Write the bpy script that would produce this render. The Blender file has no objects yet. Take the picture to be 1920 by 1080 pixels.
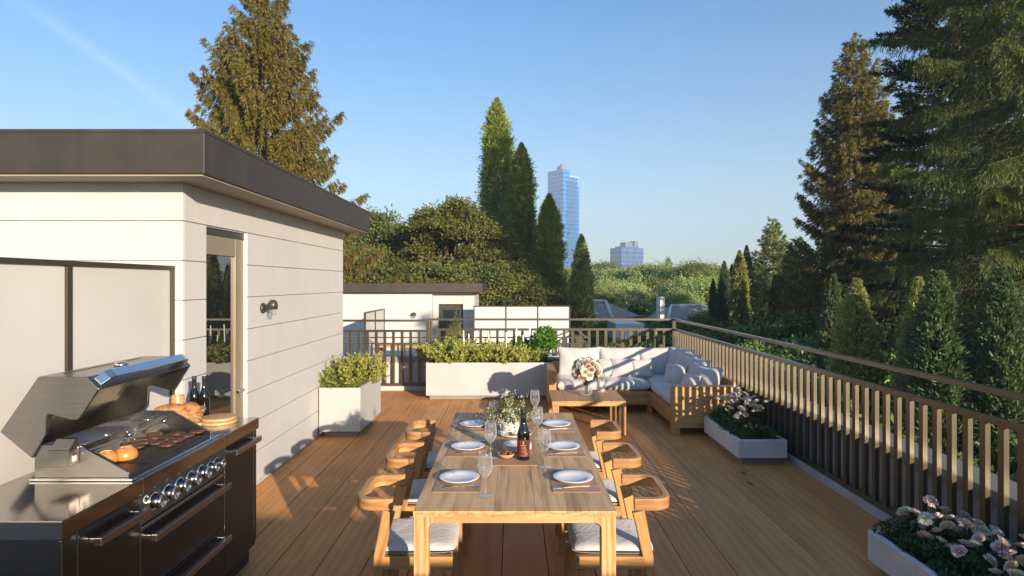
import bpy, math, random
import numpy as np
from mathutils import Vector, Matrix
R = math.radians
random.seed(7)
scene = bpy.context.scene
COL = scene.collection
NOB = {}

# ------------------------------------------------------------------ materials
class NT:
    def __init__(s, name):
        s.m = bpy.data.materials.new(name); s.m.use_nodes = True
        s.t = s.m.node_tree; s.n = s.t.nodes; s.l = s.t.links
        s.b = s.n['Principled BSDF']; s.out = s.n['Material Output']
    def node(s, typ, **kw):
        x = s.n.new(typ)
        for k, v in kw.items(): setattr(x, k, v)
        return x
    def link(s, a, b): s.l.new(a, b)
    def noise(s, vec, scale, detail=4, rough=.55, dist=0):
        x = s.node('ShaderNodeTexNoise'); x.inputs['Scale'].default_value = scale
        x.inputs['Detail'].default_value = detail; x.inputs['Roughness'].default_value = rough
        x.inputs['Distortion'].default_value = dist
        if vec is not None: s.link(vec, x.inputs['Vector'])
        return x.outputs['Fac']
    def ramp(s, fac, stops):
        x = s.node('ShaderNodeValToRGB'); e = x.color_ramp.elements
        while len(e) < len(stops): e.new(.5)
        for i, (p, c) in enumerate(stops):
            e[i].position = p; e[i].color = (*c, 1) if len(c) == 3 else c
        s.link(fac, x.inputs[0]); return x.outputs[0]
    def math(s, op, a, b=None, clamp=False):
        x = s.node('ShaderNodeMath', operation=op, use_clamp=clamp)
        for i, v in enumerate((a, b)):
            if v is None: continue
            if isinstance(v, (int, float)): x.inputs[i].default_value = v
            else: s.link(v, x.inputs[i])
        return x.outputs[0]
    def mix(s, f, a, b, mode='MIX'):
        x = s.node('ShaderNodeMix', data_type='RGBA', blend_type=mode)
        for i, v in ((0, f), (6, a), (7, b)):
            if isinstance(v, (int, float)): x.inputs[i].default_value = v
            elif isinstance(v, tuple): x.inputs[i].default_value = (*v, 1) if len(v) == 3 else v
            else: s.link(v, x.inputs[i])
        return x.outputs[2]
    def obj(s, scale=(1, 1, 1), src='Object'):
        c = s.node('ShaderNodeTexCoord'); m = s.node('ShaderNodeMapping')
        m.inputs['Scale'].default_value = scale; s.link(c.outputs[src], m.inputs['Vector']); return m.outputs[0]
    def pos(s, scale=(1, 1, 1)):
        c = s.node('ShaderNodeNewGeometry'); m = s.node('ShaderNodeMapping')
        m.inputs['Scale'].default_value = scale; s.link(c.outputs['Position'], m.inputs['Vector']); return m.outputs[0]
    def attr(s, name, scale=None):
        a = s.node('ShaderNodeAttribute', attribute_name=name)
        if scale is None: return a
        m = s.node('ShaderNodeMapping'); m.inputs['Scale'].default_value = scale
        s.link(a.outputs['Vector'], m.inputs['Vector']); return m.outputs[0]
    def bump(s, h, strength=.2, dist=.01):
        x = s.node('ShaderNodeBump'); x.inputs['Strength'].default_value = strength
        x.inputs['Distance'].default_value = dist; s.link(h, x.inputs['Height'])
        s.link(x.outputs[0], s.b.inputs['Normal'])
    def set(s, col=None, rough=None, metal=None, spec=None, **kw):
        for k, v in (('Base Color', col), ('Roughness', rough), ('Metallic', metal), ('Specular IOR Level', spec)):
            if v is None: continue
            if isinstance(v, tuple): s.b.inputs[k].default_value = (*v, 1)
            elif isinstance(v, (int, float)): s.b.inputs[k].default_value = v
            else: s.link(v, s.b.inputs[k])
        for k, v in kw.items(): s.b.inputs[k.replace('_', ' ')].default_value = v
        return s.m

def wood(name, c1, c2, c3, scale=1.0, rough=.5, gs=1.0):
    t = NT(name)
    v = t.attr('gc', (1.3*scale, 22*scale, 22*scale))
    a = t.noise(v, 1.6, 5, .6, .9)
    v2 = t.attr('gc', (3*scale, 150*scale, 150*scale))
    f = t.noise(v2, 1.0, 3, .6, .3)
    v3 = t.attr('gc', (.5*scale, 5*scale, 5*scale))
    w = t.node('ShaderNodeTexWave', wave_type='BANDS', bands_direction='Y'); w.inputs['Scale'].default_value = 2.6
    w.inputs['Distortion'].default_value = 9; w.inputs['Detail'].default_value = 3; w.inputs['Detail Scale'].default_value = .9
    t.link(v3, w.inputs['Vector'])
    k = t.math('ADD', t.math('MULTIPLY', a, .55), t.math('MULTIPLY', w.outputs['Fac'], .22*gs))
    k = t.math('ADD', k, t.math('MULTIPLY', f, .28))
    c = t.ramp(k, [(.3, c1), (.5, c2), (.72, c3)])
    t.bump(k, .25, .003)
    return t.set(c, rough, 0, .4)

M = {}
def deck_mat():
    t = NT('deck_oak')
    g = t.node('ShaderNodeNewGeometry'); sx = t.node('ShaderNodeSeparateXYZ'); t.link(g.outputs['Position'], sx.inputs[0])
    bi = t.math('FLOOR', t.math('DIVIDE', t.math('ADD', sx.outputs[0], .059), .2835))
    rn = t.node('ShaderNodeTexWhiteNoise', noise_dimensions='1D'); t.link(bi, rn.inputs['W'])
    cb = t.node('ShaderNodeCombineXYZ'); t.link(sx.outputs[0], cb.inputs[0])
    t.link(t.math('ADD', sx.outputs[1], t.math('MULTIPLY', rn.outputs[0], 40)), cb.inputs[1]); t.link(t.math('MULTIPLY', rn.outputs[0], 9), cb.inputs[2])
    def mp(sc):
        m = t.node('ShaderNodeMapping'); m.inputs['Scale'].default_value = sc; t.link(cb.outputs[0], m.inputs['Vector']); return m.outputs[0]
    a = t.noise(mp((2.6, .6, 1)), 1.5, 4, .5, .8)
    f = t.noise(mp((160, 3, 1)), 1, 4, .65, .3)
    w = t.node('ShaderNodeTexWave', wave_type='RINGS', rings_direction='Y'); w.inputs['Scale'].default_value = 1.1
    w.inputs['Distortion'].default_value = 11; w.inputs['Detail'].default_value = 4; w.inputs['Detail Scale'].default_value = .8
    t.link(mp((5, .45, 1)), w.inputs['Vector'])
    k = t.math('ADD', t.math('MULTIPLY', a, .62), t.math('MULTIPLY', w.outputs['Fac'], .12))
    k = t.math('ADD', k, t.math('MULTIPLY', f, .26))
    k = t.math('ADD', k, t.math('MULTIPLY', t.math('SUBTRACT', rn.outputs[0], .5), .10))
    c = t.ramp(k, [(.22, (.34, .135, .04)), (.42, (.50, .215, .066)), (.60, (.60, .28, .094)), (.82, (.70, .36, .135))])
    kn = t.node('ShaderNodeTexVoronoi'); kn.inputs['Scale'].default_value = 1; t.link(mp((3.4, 1.15, 1)), kn.inputs['Vector'])
    kd = t.ramp(kn.outputs['Distance'], [(.03, (0, 0, 0)), (.085, (1, 1, 1))])
    c = t.mix(kd, (.06, .03, .013), c)
    t.bump(k, .35, .004)
    r = t.math('ADD', .46, t.math('MULTIPLY', f, .25))
    return t.set(c, r, 0, .22)
M['deck'] = deck_mat()
M['oak'] = wood('table_oak', (.27, .14, .052), (.49, .285, .118), (.64, .41, .19), 1.0, .48)
M['teak'] = wood('chair_teak', (.21, .095, .030), (.38, .195, .068), (.52, .295, .115), 1.6, .45)
M['sofa_wood'] = wood('sofa_acacia', (.24, .11, .038), (.40, .20, .072), (.54, .30, .12), .9, .5)
M['board'] = wood('board_wood', (.30, .16, .07), (.48, .29, .14), (.6, .4, .22), 2.5, .5)
M['bark'] = wood('bark', (.05, .032, .02), (.10, .062, .04), (.17, .10, .06), 1.0, .9)

def painted():
    t = NT('siding_paint'); v = t.pos((1, 1, 1)); a = t.noise(v, 1.6, 5, .6); b = t.noise(t.pos((14, 14, 1.2)), 1, 4, .6)
    k = t.math('ADD', t.math('MULTIPLY', a, .6), t.math('MULTIPLY', b, .4))
    t.bump(t.noise(v, 90, 3), .05, .002)
    return t.set(t.ramp(k, [(.3, (.43, .425, .415)), (.7, (.49, .485, .475))]), .55, 0, .3)
M['siding'] = painted()
def plain(name, c, rough=.5, metal=0, var=.12, scale=6, bump=.0, bscale=60, spec=.5, **kw):
    t = NT(name); a = t.noise(t.obj(), scale, 4, .6)
    lo = tuple(x*(1-var) for x in c); hi = tuple(min(1, x*(1+var)) for x in c)
    if bump: t.bump(t.noise(t.obj(), bscale, 3, .6), bump, .003)
    return t.set(t.ramp(a, [(.3, lo), (.7, hi)]), rough, metal, spec, **kw)
def streaky(name, c, rough, metal):
    t = NT(name); a = t.noise(t.pos((5, 5, .35)), 1.3, 5, .65); b = t.noise(t.pos(), 7, 5, .7)
    k = t.math('ADD', t.math('MULTIPLY', a, .55), t.math('MULTIPLY', b, .45))
    r = t.math('ADD', rough-.12, t.math('MULTIPLY', k, .3))
    return t.set(t.ramp(k, [(.3, tuple(x*.75 for x in c)), (.7, tuple(x*1.3 for x in c))]), r, metal, .5)
M['fascia'] = streaky('fascia_metal', (.052, .042, .034), .5, .35)
M['soffit'] = plain('soffit_paint', (.30, .26, .205), .6, 0, .06)
M['bronze'] = plain('bronze_rail_metal', (.155, .133, .092), .29, .75, .06, 9)
M['parapet'] = plain('parapet_shaded', (.36, .35, .34), .8, 0, .14, 5, .25, 40)  # same wall as the pale back parapet, its shade put into this grey
M['cap'] = plain('parapet_cap_metal', (.22, .21, .20), .5, .1, .08)  # cap colour lowered to stand in for blocked sun
M['planter'] = plain('fibre_cement', (.385, .385, .38), .55, 0, .05, 4, .08, 50)
M['concrete'] = plain('pale_concrete', (.56, .545, .54), .7, 0, .09, 7, .15, 70)
M['plinth'] = plain('plinth_grey', (.22, .19, .165), .6, 0, .05)
M['dark_frame'] = plain('dark_frame', (.055, .045, .036), .4, .3, .1)
M['door_frame'] = plain('door_frame_bronze', (.28, .23, .165), .4, .35, .06)
M['ceramic'] = plain('white_ceramic', (.70, .68, .65), .18, 0, .01)
M['mat'] = plain('leather_mat', (.36, .205, .105), .6, 0, .06, 14, .1, 160)
M['steel'] = plain('polished_steel', (.62, .62, .62), .16, 1, .03)
M['fabric_dark'] = plain('shade', (.1, .1, .1), .8)
def brushed(name, c, rough, axis=(4, 4, 160)):
    t = NT(name); a = t.noise(t.pos(axis), 2, 3, .6); b = t.noise(t.pos(), 3, 3, .5)
    r = t.math('ADD', rough-.06, t.math('MULTIPLY', t.math('ADD', t.math('MULTIPLY', a, .6), t.math('MULTIPLY', b, .4)), .14))
    return t.set(t.ramp(a, [(.3, tuple(x*.93 for x in c)), (.7, tuple(x*1.05 for x in c))]), r, 1, .5)
M['brushed'] = brushed('brushed_steel', (.46, .43, .40), .24)
M['counter'] = brushed('counter_steel', (.40, .385, .36), .12, (120, 4, 120))
M['blacksteel'] = brushed('dark_steel', (.105, .108, .115), .30)
M['lidsteel'] = brushed('lid_steel', (.30, .285, .265), .28, (3, 3, 90))
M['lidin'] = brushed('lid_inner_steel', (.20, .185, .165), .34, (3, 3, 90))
M['griddle'] = plain('cast_iron', (.025, .024, .023), .4, .3, .2, 30, .2, 120)
M['black'] = plain('black_plastic', (.02, .02, .02), .35)
M['chrome'] = plain('chrome', (.78, .74, .68), .14, 1, .01)
def fabric(name, c, sc=420):
    t = NT(name); v = t.obj(); a = t.noise(v, sc, 2, .8); b = t.noise(v, 5, 4, .6); w = t.noise(t.obj((1, 1, .5)), 9, 3, .6, 1.2)
    k = t.math('ADD', t.math('MULTIPLY', a, .5), t.math('MULTIPLY', b, .5))
    t.bump(t.math('ADD', t.math('MULTIPLY', a, .08), w), .55, .018)
    return t.set(t.ramp(k, [(.3, tuple(x*.86 for x in c)), (.7, tuple(x*1.1 for x in c))]), .92, 0, .2, Sheen_Weight=.25)
M['cushion'] = fabric('ivory_fabric', (.46, .44, .425))
M['seat_fabric'] = fabric('pale_grey_fabric', (.50, .50, .50), 300)
def thin_glass(name, tint=(.98, .985, .98), refl=1.5, add=.0):
    t = NT(name); lw = t.node('ShaderNodeLayerWeight'); lw.inputs[0].default_value = .5
    tr = t.node('ShaderNodeBsdfTransparent'); tr.inputs[0].default_value = (*tint, 1)
    g = t.node('ShaderNodeBsdfGlossy'); g.inputs['Roughness'].default_value = .02; g.inputs[0].default_value = (1, 1, 1, 1)
    m = t.node('ShaderNodeMixShader'); t.link(t.math('ADD', t.math('MULTIPLY', t.math('POWER', lw.outputs['Facing'], 3.0), .95), add, True), m.inputs[0])
    df = t.node('ShaderNodeBsdfDiffuse'); df.inputs[0].default_value = (.9, .9, .9, 1); m2 = t.node('ShaderNodeMixShader'); m2.inputs[0].default_value = .35; t.link(g.outputs[0], m2.inputs[1]); t.link(df.outputs[0], m2.inputs[2])  # white diffuse share paints a gleam along the glass rims
    t.link(tr.outputs[0], m.inputs[1]); t.link(m2.outputs[0], m.inputs[2]); t.link(m.outputs[0], t.out.inputs[0]); t.n.remove(t.b); return t.m
M['wineglass'] = thin_glass('wine_glass', (.96, .965, .965), 1.6, .08)
M['doorglass'] = NT('door_glass').set((.012, .014, .014), .015, 0, .9, IOR=2.1)
def frosted():
    t = NT('frosted_panel'); a = t.noise(t.pos(), 1.2, 3, .5)
    t.set(t.ramp(a, [(.3, (.60, .585, .56)), (.7, (.68, .665, .64))]), .32, 0, .45)
    tr = t.node('ShaderNodeBsdfTranslucent'); tr.inputs[0].default_value = (.7, .68, .63, 1)
    m = t.node('ShaderNodeMixShader'); m.inputs[0].default_value = .25
    t.link(t.b.outputs[0], m.inputs[1]); t.link(tr.outputs[0], m.inputs[2]); t.link(m.outputs[0], t.out.inputs[0]); return t.m
M['frosted'] = frosted()
M['soil'] = plain('soil', (.05, .032, .02), .95, 0, .6, 60, .8, 90)
M['bottle'] = NT('dark_bottle_glass').set((.006, .006, .006), .06, 0, .8)
M['label'] = plain('maroon_label', (.13, .02, .015), .55, 0, .1)
M['gold'] = plain('gold_ink', (.55, .33, .15), .5)
M['vase'] = plain('stoneware', (.60, .56, .52), .5, 0, .08, 12, .15, 40)
M['wax'] = plain('wax', (.85, .80, .72), .4, 0, .02, Subsurface_Weight=.2) if False else plain('wax', (.85, .80, .72), .4, 0, .02)
M['bread'] = plain('bread_crust', (.34, .15, .05), .65, 0, .75, 30, .5, 35)
M['bun'] = plain('bun_crust', (.52, .20, .045), .32, 0, .22, 18, .05, 60)
M['seed'] = plain('sesame', (.8, .68, .45), .5)
M['patty'] = plain('grilled_patty', (.075, .030, .018), .45, 0, .8, 55, .9, 70)
M['wicker'] = plain('wicker', (.36, .20, .08), .6, 0, .4, 60, .8, 110)
M['nut'] = plain('nut_shell', (.22, .07, .03), .35, 0, .6, 30)
M['terracotta'] = plain('orange_jar', (.55, .25, .12), .35)
M['lampglass'] = thin_glass('lamp_glass', (.85, .86, .86), 1.6, .15)
M['stake'] = plain('white_plastic', (.85, .85, .85), .4)
M['white_paint'] = plain('white_paint', (.72, .71, .68), .5)
M['text'] = plain('etched_text', (.7, .7, .7), .35, .3)

def foliage(name, c1, c2, c3, trans=.3, rough=.55, tscale=.6, vary=.12):
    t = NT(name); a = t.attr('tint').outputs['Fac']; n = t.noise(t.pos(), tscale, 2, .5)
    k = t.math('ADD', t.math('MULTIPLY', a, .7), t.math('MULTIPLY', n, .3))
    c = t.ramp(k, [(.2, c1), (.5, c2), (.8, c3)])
    oi = t.node('ShaderNodeObjectInfo'); hsv = t.node('ShaderNodeHueSaturation'); t.link(c, hsv.inputs['Color'])
    if vary:
        t.link(t.math('ADD', 1-vary, t.math('MULTIPLY', oi.outputs['Random'], 2*vary)), hsv.inputs['Value'])
        t.link(t.math('ADD', .5-vary*.06, t.math('MULTIPLY', t.math('FRACT', t.math('MULTIPLY', oi.outputs['Random'], 7.3)), vary*.12)), hsv.inputs['Hue'])
    c = hsv.outputs[0]
    t.set(c, rough, 0, .35)
    tr = t.node('ShaderNodeBsdfTranslucent'); t.link(t.mix(1.0, c, (1.0, 1.15, .55), 'MULTIPLY'), tr.inputs[0])
    m = t.node('ShaderNodeMixShader'); m.inputs[0].default_value = trans
    t.link(t.b.outputs[0], m.inputs[1]); t.link(tr.outputs[0], m.inputs[2]); t.link(m.outputs[0], t.out.inputs[0]); return t.m
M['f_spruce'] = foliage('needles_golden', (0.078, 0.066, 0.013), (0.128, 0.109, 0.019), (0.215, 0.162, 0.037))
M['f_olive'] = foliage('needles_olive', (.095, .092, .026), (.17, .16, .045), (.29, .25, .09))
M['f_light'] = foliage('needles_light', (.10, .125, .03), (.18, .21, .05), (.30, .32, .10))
M['f_shaded'] = foliage('needles_shaded', (0.010, 0.021, 0.010), (0.021, 0.039, 0.018), (0.039, 0.065, 0.029), .15)  # shade on the dark firs is put into the needle colour
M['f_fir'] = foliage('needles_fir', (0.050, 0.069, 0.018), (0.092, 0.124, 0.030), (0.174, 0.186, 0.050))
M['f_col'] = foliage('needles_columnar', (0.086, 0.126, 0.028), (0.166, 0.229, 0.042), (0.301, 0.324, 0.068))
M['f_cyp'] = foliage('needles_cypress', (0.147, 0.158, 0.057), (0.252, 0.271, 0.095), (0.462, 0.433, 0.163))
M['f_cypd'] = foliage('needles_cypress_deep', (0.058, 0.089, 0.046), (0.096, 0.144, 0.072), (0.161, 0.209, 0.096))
M['f_dec'] = foliage('leaves_broad', (0.075, 0.090, 0.018), (0.135, 0.158, 0.030), (0.224, 0.224, 0.053), vary=.25)
M['f_decd'] = foliage('leaves_deep', (0.049, 0.073, 0.017), (0.089, 0.121, 0.026), (0.162, 0.170, 0.046), vary=.25)
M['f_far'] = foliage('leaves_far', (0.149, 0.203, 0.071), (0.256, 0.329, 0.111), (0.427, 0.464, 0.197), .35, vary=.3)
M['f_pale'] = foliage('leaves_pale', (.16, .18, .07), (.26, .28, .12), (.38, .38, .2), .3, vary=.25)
M['f_laurel'] = foliage('leaves_laurel', (0.036, 0.082, 0.022), (0.072, 0.134, 0.032), (0.134, 0.216, 0.054), .2, .4, vary=.25)
M['f_shrub'] = foliage('leaves_shrub', (0.159, 0.180, 0.025), (0.299, 0.307, 0.056), (0.497, 0.476, 0.146), .35)
M['f_fine'] = foliage('leaves_fine', (.10, .16, .03), (.17, .24, .05), (.27, .34, .09), .35)
M['f_bush'] = foliage('leaves_bush', (.04, .10, .012), (.09, .19, .025), (.18, .30, .05), .35, .4)
M['f_bed'] = foliage('leaves_bed', (.015, .05, .022), (.035, .095, .035), (.08, .16, .05), .2, .4, 6)
M['f_bouquet'] = foliage('leaves_bouquet', (.06, .07, .02), (.12, .15, .03), (.22, .24, .07), .3, .5, 6)
M['p_white'] = foliage('petal_white', (0.620, 0.591, 0.557), (0.740, 0.709, 0.672), (0.820, 0.788, 0.739), .25)
M['p_pink'] = foliage('petal_pink', (.60, .33, .34), (.70, .45, .44), (.78, .58, .54), .25)
M['p_rose'] = foliage('petal_rose', (.50, .14, .17), (.62, .26, .27), (.74, .42, .40), .25)
M['p_lilac'] = foliage('petal_lilac', (0.544, 0.399, 0.488), (0.703, 0.539, 0.605), (0.839, 0.678, 0.703), .25)
M['p_peach'] = foliage('petal_peach', (.62, .38, .26), (.74, .52, .38), (.80, .64, .5), .25)
M['grass'] = plain('grass_ground', (.05, .075, .02), .95, 0, .4, .3)
M['bed_path'] = plain('asphalt', (.05, .05, .05), .9)
M['roof_tile'] = plain('roof_shingle', (.38, .30, .25), .85, 0, .2, 3)
M['slate'] = plain('roof_slate', (.16, .17, .19), .7, 0, .2, 3)

# ------------------------------------------------------------------ mesh building
class MB:
    def __init__(s): s.v = []; s.f = []; s.g = []; s.mi = []; s.cm = 0; s.sm = []; s.cs = False
    def _add(s, vs, fs, gc=None, smooth=None):
        o = len(s.v); s.v += [tuple(p) for p in vs]; s.f += [tuple(i+o for i in f) for f in fs]
        s.g += gc if gc else [tuple(p) for p in vs]
        s.mi += [s.cm]*len(fs); s.sm += [s.cs if smooth is None else smooth]*len(fs); return s
    def box(s, x0, x1, y0, y1, z0, z1, grain=None, rot=None):
        c = ((x0+x1)/2, (y0+y1)/2, (z0+z1)/2); d = (x1-x0, y1-y0, z1-z0)
        vs = [(x, y, z) for x in (x0, x1) for y in (y0, y1) for z in (z0, z1)]
        fs = [(0, 1, 3, 2), (4, 6, 7, 5), (0, 4, 5, 1), (2, 3, 7, 6), (0, 2, 6, 4), (1, 5, 7, 3)]
        ax = grain if grain is not None else max(range(3), key=lambda i: abs(d[i]))
        rx, ry, rz = random.random()*20, random.random()*20, random.random()*20
        o = [(ax+i) % 3 for i in range(3)]
        gc = [(p[o[0]]+rx, p[o[1]]+ry, p[o[2]]+rz) for p in vs]
        if rot:
            m = rot
            vs = [tuple(m @ Vector(p)) for p in vs]
        return s._add(vs, fs, gc, False)
    def prism(s, pts, axis, a0, a1, grain=None):
        # pts: 2D polygon in the other two axes (order: remaining axes ascending), extruded along axis
        rem = [i for i in range(3) if i != axis]; n = len(pts); vs = []
        for a in (a0, a1):
            for p in pts:
                q = [0, 0, 0]; q[axis] = a; q[rem[0]] = p[0]; q[rem[1]] = p[1]; vs.append(tuple(q))
        fs = [tuple(range(n)), tuple(range(2*n-1, n-1, -1))] + [(i, i+n, (i+1) % n+n, (i+1) % n) for i in range(n)]
        ax = grain if grain is not None else 2
        r = random.random()*20; o = [(ax+i) % 3 for i in range(3)]
        return s._add(vs, fs, [(p[o[0]]+r, p[o[1]]+r, p[o[2]]+r*1.7) for p in vs], False)
    def tube(s, path, rad, n=8, cap=True, smooth=True, closed=False):
        path = [Vector(p) for p in path]; m = len(path)
        rad = rad if isinstance(rad, (list, tuple)) else [rad]*m
        vs, gc = [], []; L = 0; ref = None
        for i, p in enumerate(path):
            if closed: d = path[(i+1) % m]-path[i-1]
            else: d = path[min(i+1, m-1)]-path[max(i-1, 0)]
            d = d.normalized() if d.length > 1e-9 else Vector((0, 0, 1))
            if ref is None:
                ref = Vector((0, 0, 1)) if abs(d.z) < .9 else Vector((1, 0, 0))
            u = d.cross(ref).normalized(); w = u.cross(d).normalized(); ref = w
            if i: L += (p-path[i-1]).length
            for k in range(n):
                a = 2*math.pi*k/n; vs.append(tuple(p+u*math.cos(a)*rad[i]+w*math.sin(a)*rad[i])); gc.append((L, math.cos(a)*rad[i]*1.5, math.sin(a)*rad[i]*1.5))
        fs = []
        for i in range(m if closed else m-1):
            j = (i+1) % m
            for k in range(n):
                fs.append((i*n+k, i*n+(k+1) % n, j*n+(k+1) % n, j*n+k))
        if cap and not closed: fs.append(tuple(range(n-1, -1, -1))); fs.append(tuple((m-1)*n+k for k in range(n)))
        return s._add(vs, fs, gc, smooth)
    def sweep(s, path, w, h, up=(0, 0, 1), cap=True, smooth=False):
        """rectangular section w (sideways) x h (up) along path, mitred at the turns"""
        path = [Vector(p) for p in path]; m = len(path); up = Vector(up); vs, gc = [], []; L = 0; r = random.random()*20
        W = w if isinstance(w, (list, tuple)) else [w]*m; H = h if isinstance(h, (list, tuple)) else [h]*m
        for i, p in enumerate(path):
            a = (path[i]-path[i-1]).normalized() if i else None; b = (path[i+1]-path[i]).normalized() if i < m-1 else None
            a = a or b; b = b or a; d = (a+b).normalized(); sc = 1/max(.3, math.sqrt(max(.05, (1+a.dot(b))/2)))
            sd = d.cross(up).normalized(); uu = up if abs(d.dot(up)) < .05 else sd.cross(d).normalized()
            if i: L += (p-path[i-1]).length
            for (q, t) in ((-1, -1), (1, -1), (1, 1), (-1, 1)):
                vs.append(tuple(p+sd*q*W[i]/2*(sc if abs(sd.z) < .9 else 1)+uu*t*H[i]/2)); gc.append((L+r, q*W[i]/2+r, t*H[i]/2+r))
        fs = []
        for i in range(m-1):
            for k in range(4): fs.append((i*4+k, i*4+(k+1) % 4, i*4+4+(k+1) % 4, i*4+4+k))
        if cap: fs.append((3, 2, 1, 0)); fs.append(tuple((m-1)*4+k for k in range(4)))
        return s._add(vs, fs, gc, smooth)
    def lathe(s, prof, c=(0, 0, 0), n=24, smooth=True, axis='Z', a0=0, a1=None):
        vs = []; full = a1 is None; a1 = 2*math.pi if full else a1; seg = n if full else n+1
        for (r, z) in prof:
            for k in range(seg):
                a = a0+(a1-a0)*k/n; x, y = r*math.cos(a), r*math.sin(a)
                q = {'Z': (x, y, z), 'X': (z, x, y), 'Y': (x, z, y)}[axis]
                vs.append((c[0]+q[0], c[1]+q[1], c[2]+q[2]))
        fs = []
        for i in range(len(prof)-1):
            for k in range(n):
                fs.append((i*seg+k, i*seg+(k+1) % seg, (i+1)*seg+(k+1) % seg, (i+1)*seg+k))
        return s._add(vs, fs, None, smooth)
    def ball(s, c, r, nu=10, nv=7, sq=(1, 1, 1), jit=0):
        prof = [(math.sin(math.pi*i/nv)*r, -math.cos(math.pi*i/nv)*r) for i in range(nv+1)]
        o = len(s.v); s.lathe(prof, (0, 0, 0), nu)
        for i in range(o, len(s.v)):
            p = s.v[i]; k = 1+jit*(math.sin(p[0]*37/r+p[1]*23/r)*.5+math.sin(p[2]*41/r)*.5)
            s.v[i] = (c[0]+p[0]*sq[0]*k, c[1]+p[1]*sq[1]*k, c[2]+p[2]*sq[2]*k)
        return s
    def cushion(s, W, H, T, mat=None, pinch=.07, n=16, ex=2.6, round_=False):
        """pillow in local x (W), z (H), thickness y"""
        vs, fs = [], []
        mat = mat or Matrix()
        for side in (1, -1):
            for i in range(n+1):
                for j in range(n+1):
                    u, v = -1+2*i/n, -1+2*j/n
                    u = math.sin(u*math.pi/2); v = math.sin(v*math.pi/2)
                    t = (max(0, 1-abs(u)**ex)**.5)*(max(0, 1-abs(v)**ex)**.5)
                    x = u*W/2*(1-pinch*(1-v*v)); z = v*H/2*(1-pinch*(1-u*u))
                    wv = .03*math.sin(u*5+v*3)*t
                    vs.append(tuple(mat @ Vector((x, side*T/2*(t+wv), z))))
        N = (n+1)*(n+1)
        for side in (0, 1):
            for i in range(n):
                for j in range(n):
                    a = side*N+i*(n+1)+j; q = (a, a+1, a+n+2, a+n+1); fs.append(q if side else q[::-1])
        return s._add(vs, fs, None, True)
    def mesh(s, name, mats, off=(0, 0, 0), weld=False):
        me = bpy.data.meshes.new(name)
        vs = [(a-off[0], b-off[1], c-off[2]) for a, b, c in s.v]
        me.from_pydata(vs, [], s.f); 
        at = me.attributes.new('gc', 'FLOAT_VECTOR', 'POINT'); at.data.foreach_set('vector', np.array(s.g, 'f').ravel())
        for m in (mats if isinstance(mats, (list, tuple)) else [mats]): me.materials.append(m)
        me.polygons.foreach_set('material_index', s.mi); me.polygons.foreach_set('use_smooth', s.sm); me.update()
        return me
    def build(s, name, mats, parent=None, bevel=0, seg=2, world=True, loc=None):
        if parent is not None:
            off = wloc(parent) if world else (0, 0, 0); me = s.mesh(name, mats, off); o = bpy.data.objects.new(name, me); o.parent = parent
        else:
            a = np.array(s.v); off = (float((a[:, 0].min()+a[:, 0].max())/2), float((a[:, 1].min()+a[:, 1].max())/2), float(a[:, 2].min())) if loc is None else loc
            me = s.mesh(name, mats, off); o = bpy.data.objects.new(name, me); o.location = off
        COL.objects.link(o)
        if bevel:
            b = o.modifiers.new('bevel', 'BEVEL'); b.width = bevel; b.segments = seg; b.limit_method = 'ANGLE'; b.angle_limit = R(40)
        return o
def wloc(o):
    l = Vector((0, 0, 0))
    while o is not None: l += o.location; o = o.parent
    return l
def T(name, label, cat, loc=(0, 0, 0), group=None, kind=None):
    o = bpy.data.objects.new(name, None); COL.objects.link(o); o.location = loc; o.empty_display_size = .1
    return tag(o, label, cat, group, kind)
def tag(o, label=None, cat=None, group=None, kind=None):
    for k, v in (('label', label), ('category', cat), ('group', group), ('kind', kind)):
        if v: o[k] = v
    return o
def dup(o, loc=None, label=None, rz=None, sc=None, parent=None, group=None):
    c = o.copy(); COL.objects.link(c); c.parent = parent
    if loc is not None: c.location = loc
    if rz is not None: c.rotation_euler = (c.rotation_euler[0], c.rotation_euler[1], rz)
    if sc is not None: c.scale = sc if isinstance(sc, tuple) else (sc, sc, sc)
    if label: c['label'] = label
    if group: c['group'] = group
    for ch in list(o.children): dup(ch, parent=c)
    return c
def inst(name, me, parent, loc, rot=None, sc=None):
    o = bpy.data.objects.new(name, me); COL.objects.link(o); o.parent = parent; o.location = loc
    if rot: o.rotation_euler = rot
    if sc: o.scale = sc
    return o

# ------------------------------------------------------------------ camera, light
CH = 1.75; F = 1130.0
cam = bpy.data.cameras.new('camera'); co = bpy.data.objects.new('camera', cam); COL.objects.link(co); scene.camera = co
co.location = (0, 0, CH); co.rotation_euler = (R(90), 0, 0)
cam.lens = 36*F/1920; cam.sensor_width = 36; cam.shift_y = -9/1920; cam.clip_start = .05; cam.clip_end = 6000
def PX(px, Y): return (px-960)*Y/F
def PZ(py, Y): return CH-(py-531)*Y/F
SD = Vector((.60, -1.0, .25)).normalized()
sun = bpy.data.lights.new('sun', 'SUN'); so = bpy.data.objects.new('sun', sun); COL.objects.link(so)
so.rotation_euler = (-SD).to_track_quat('-Z', 'Y').to_euler(); so.location = (20, -30, 20)
sun.energy = 4.6; sun.angle = R(.55); sun.color = (1.0, .825, .64)
w = bpy.data.worlds.new('World'); scene.world = w; w.use_nodes = True
nt = w.node_tree; bg = nt.nodes['Background']
sky = nt.nodes.new('ShaderNodeTexSky'); sky.sky_type = 'NISHITA'; sky.sun_disc = False
sky.sun_elevation = math.asin(SD.z); sky.sun_rotation = math.atan2(SD.x, SD.y); sky.air_density = 1.0; sky.dust_density = .5; sky.ozone_density = 4.0
bg.inputs[1].default_value = .118
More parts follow.
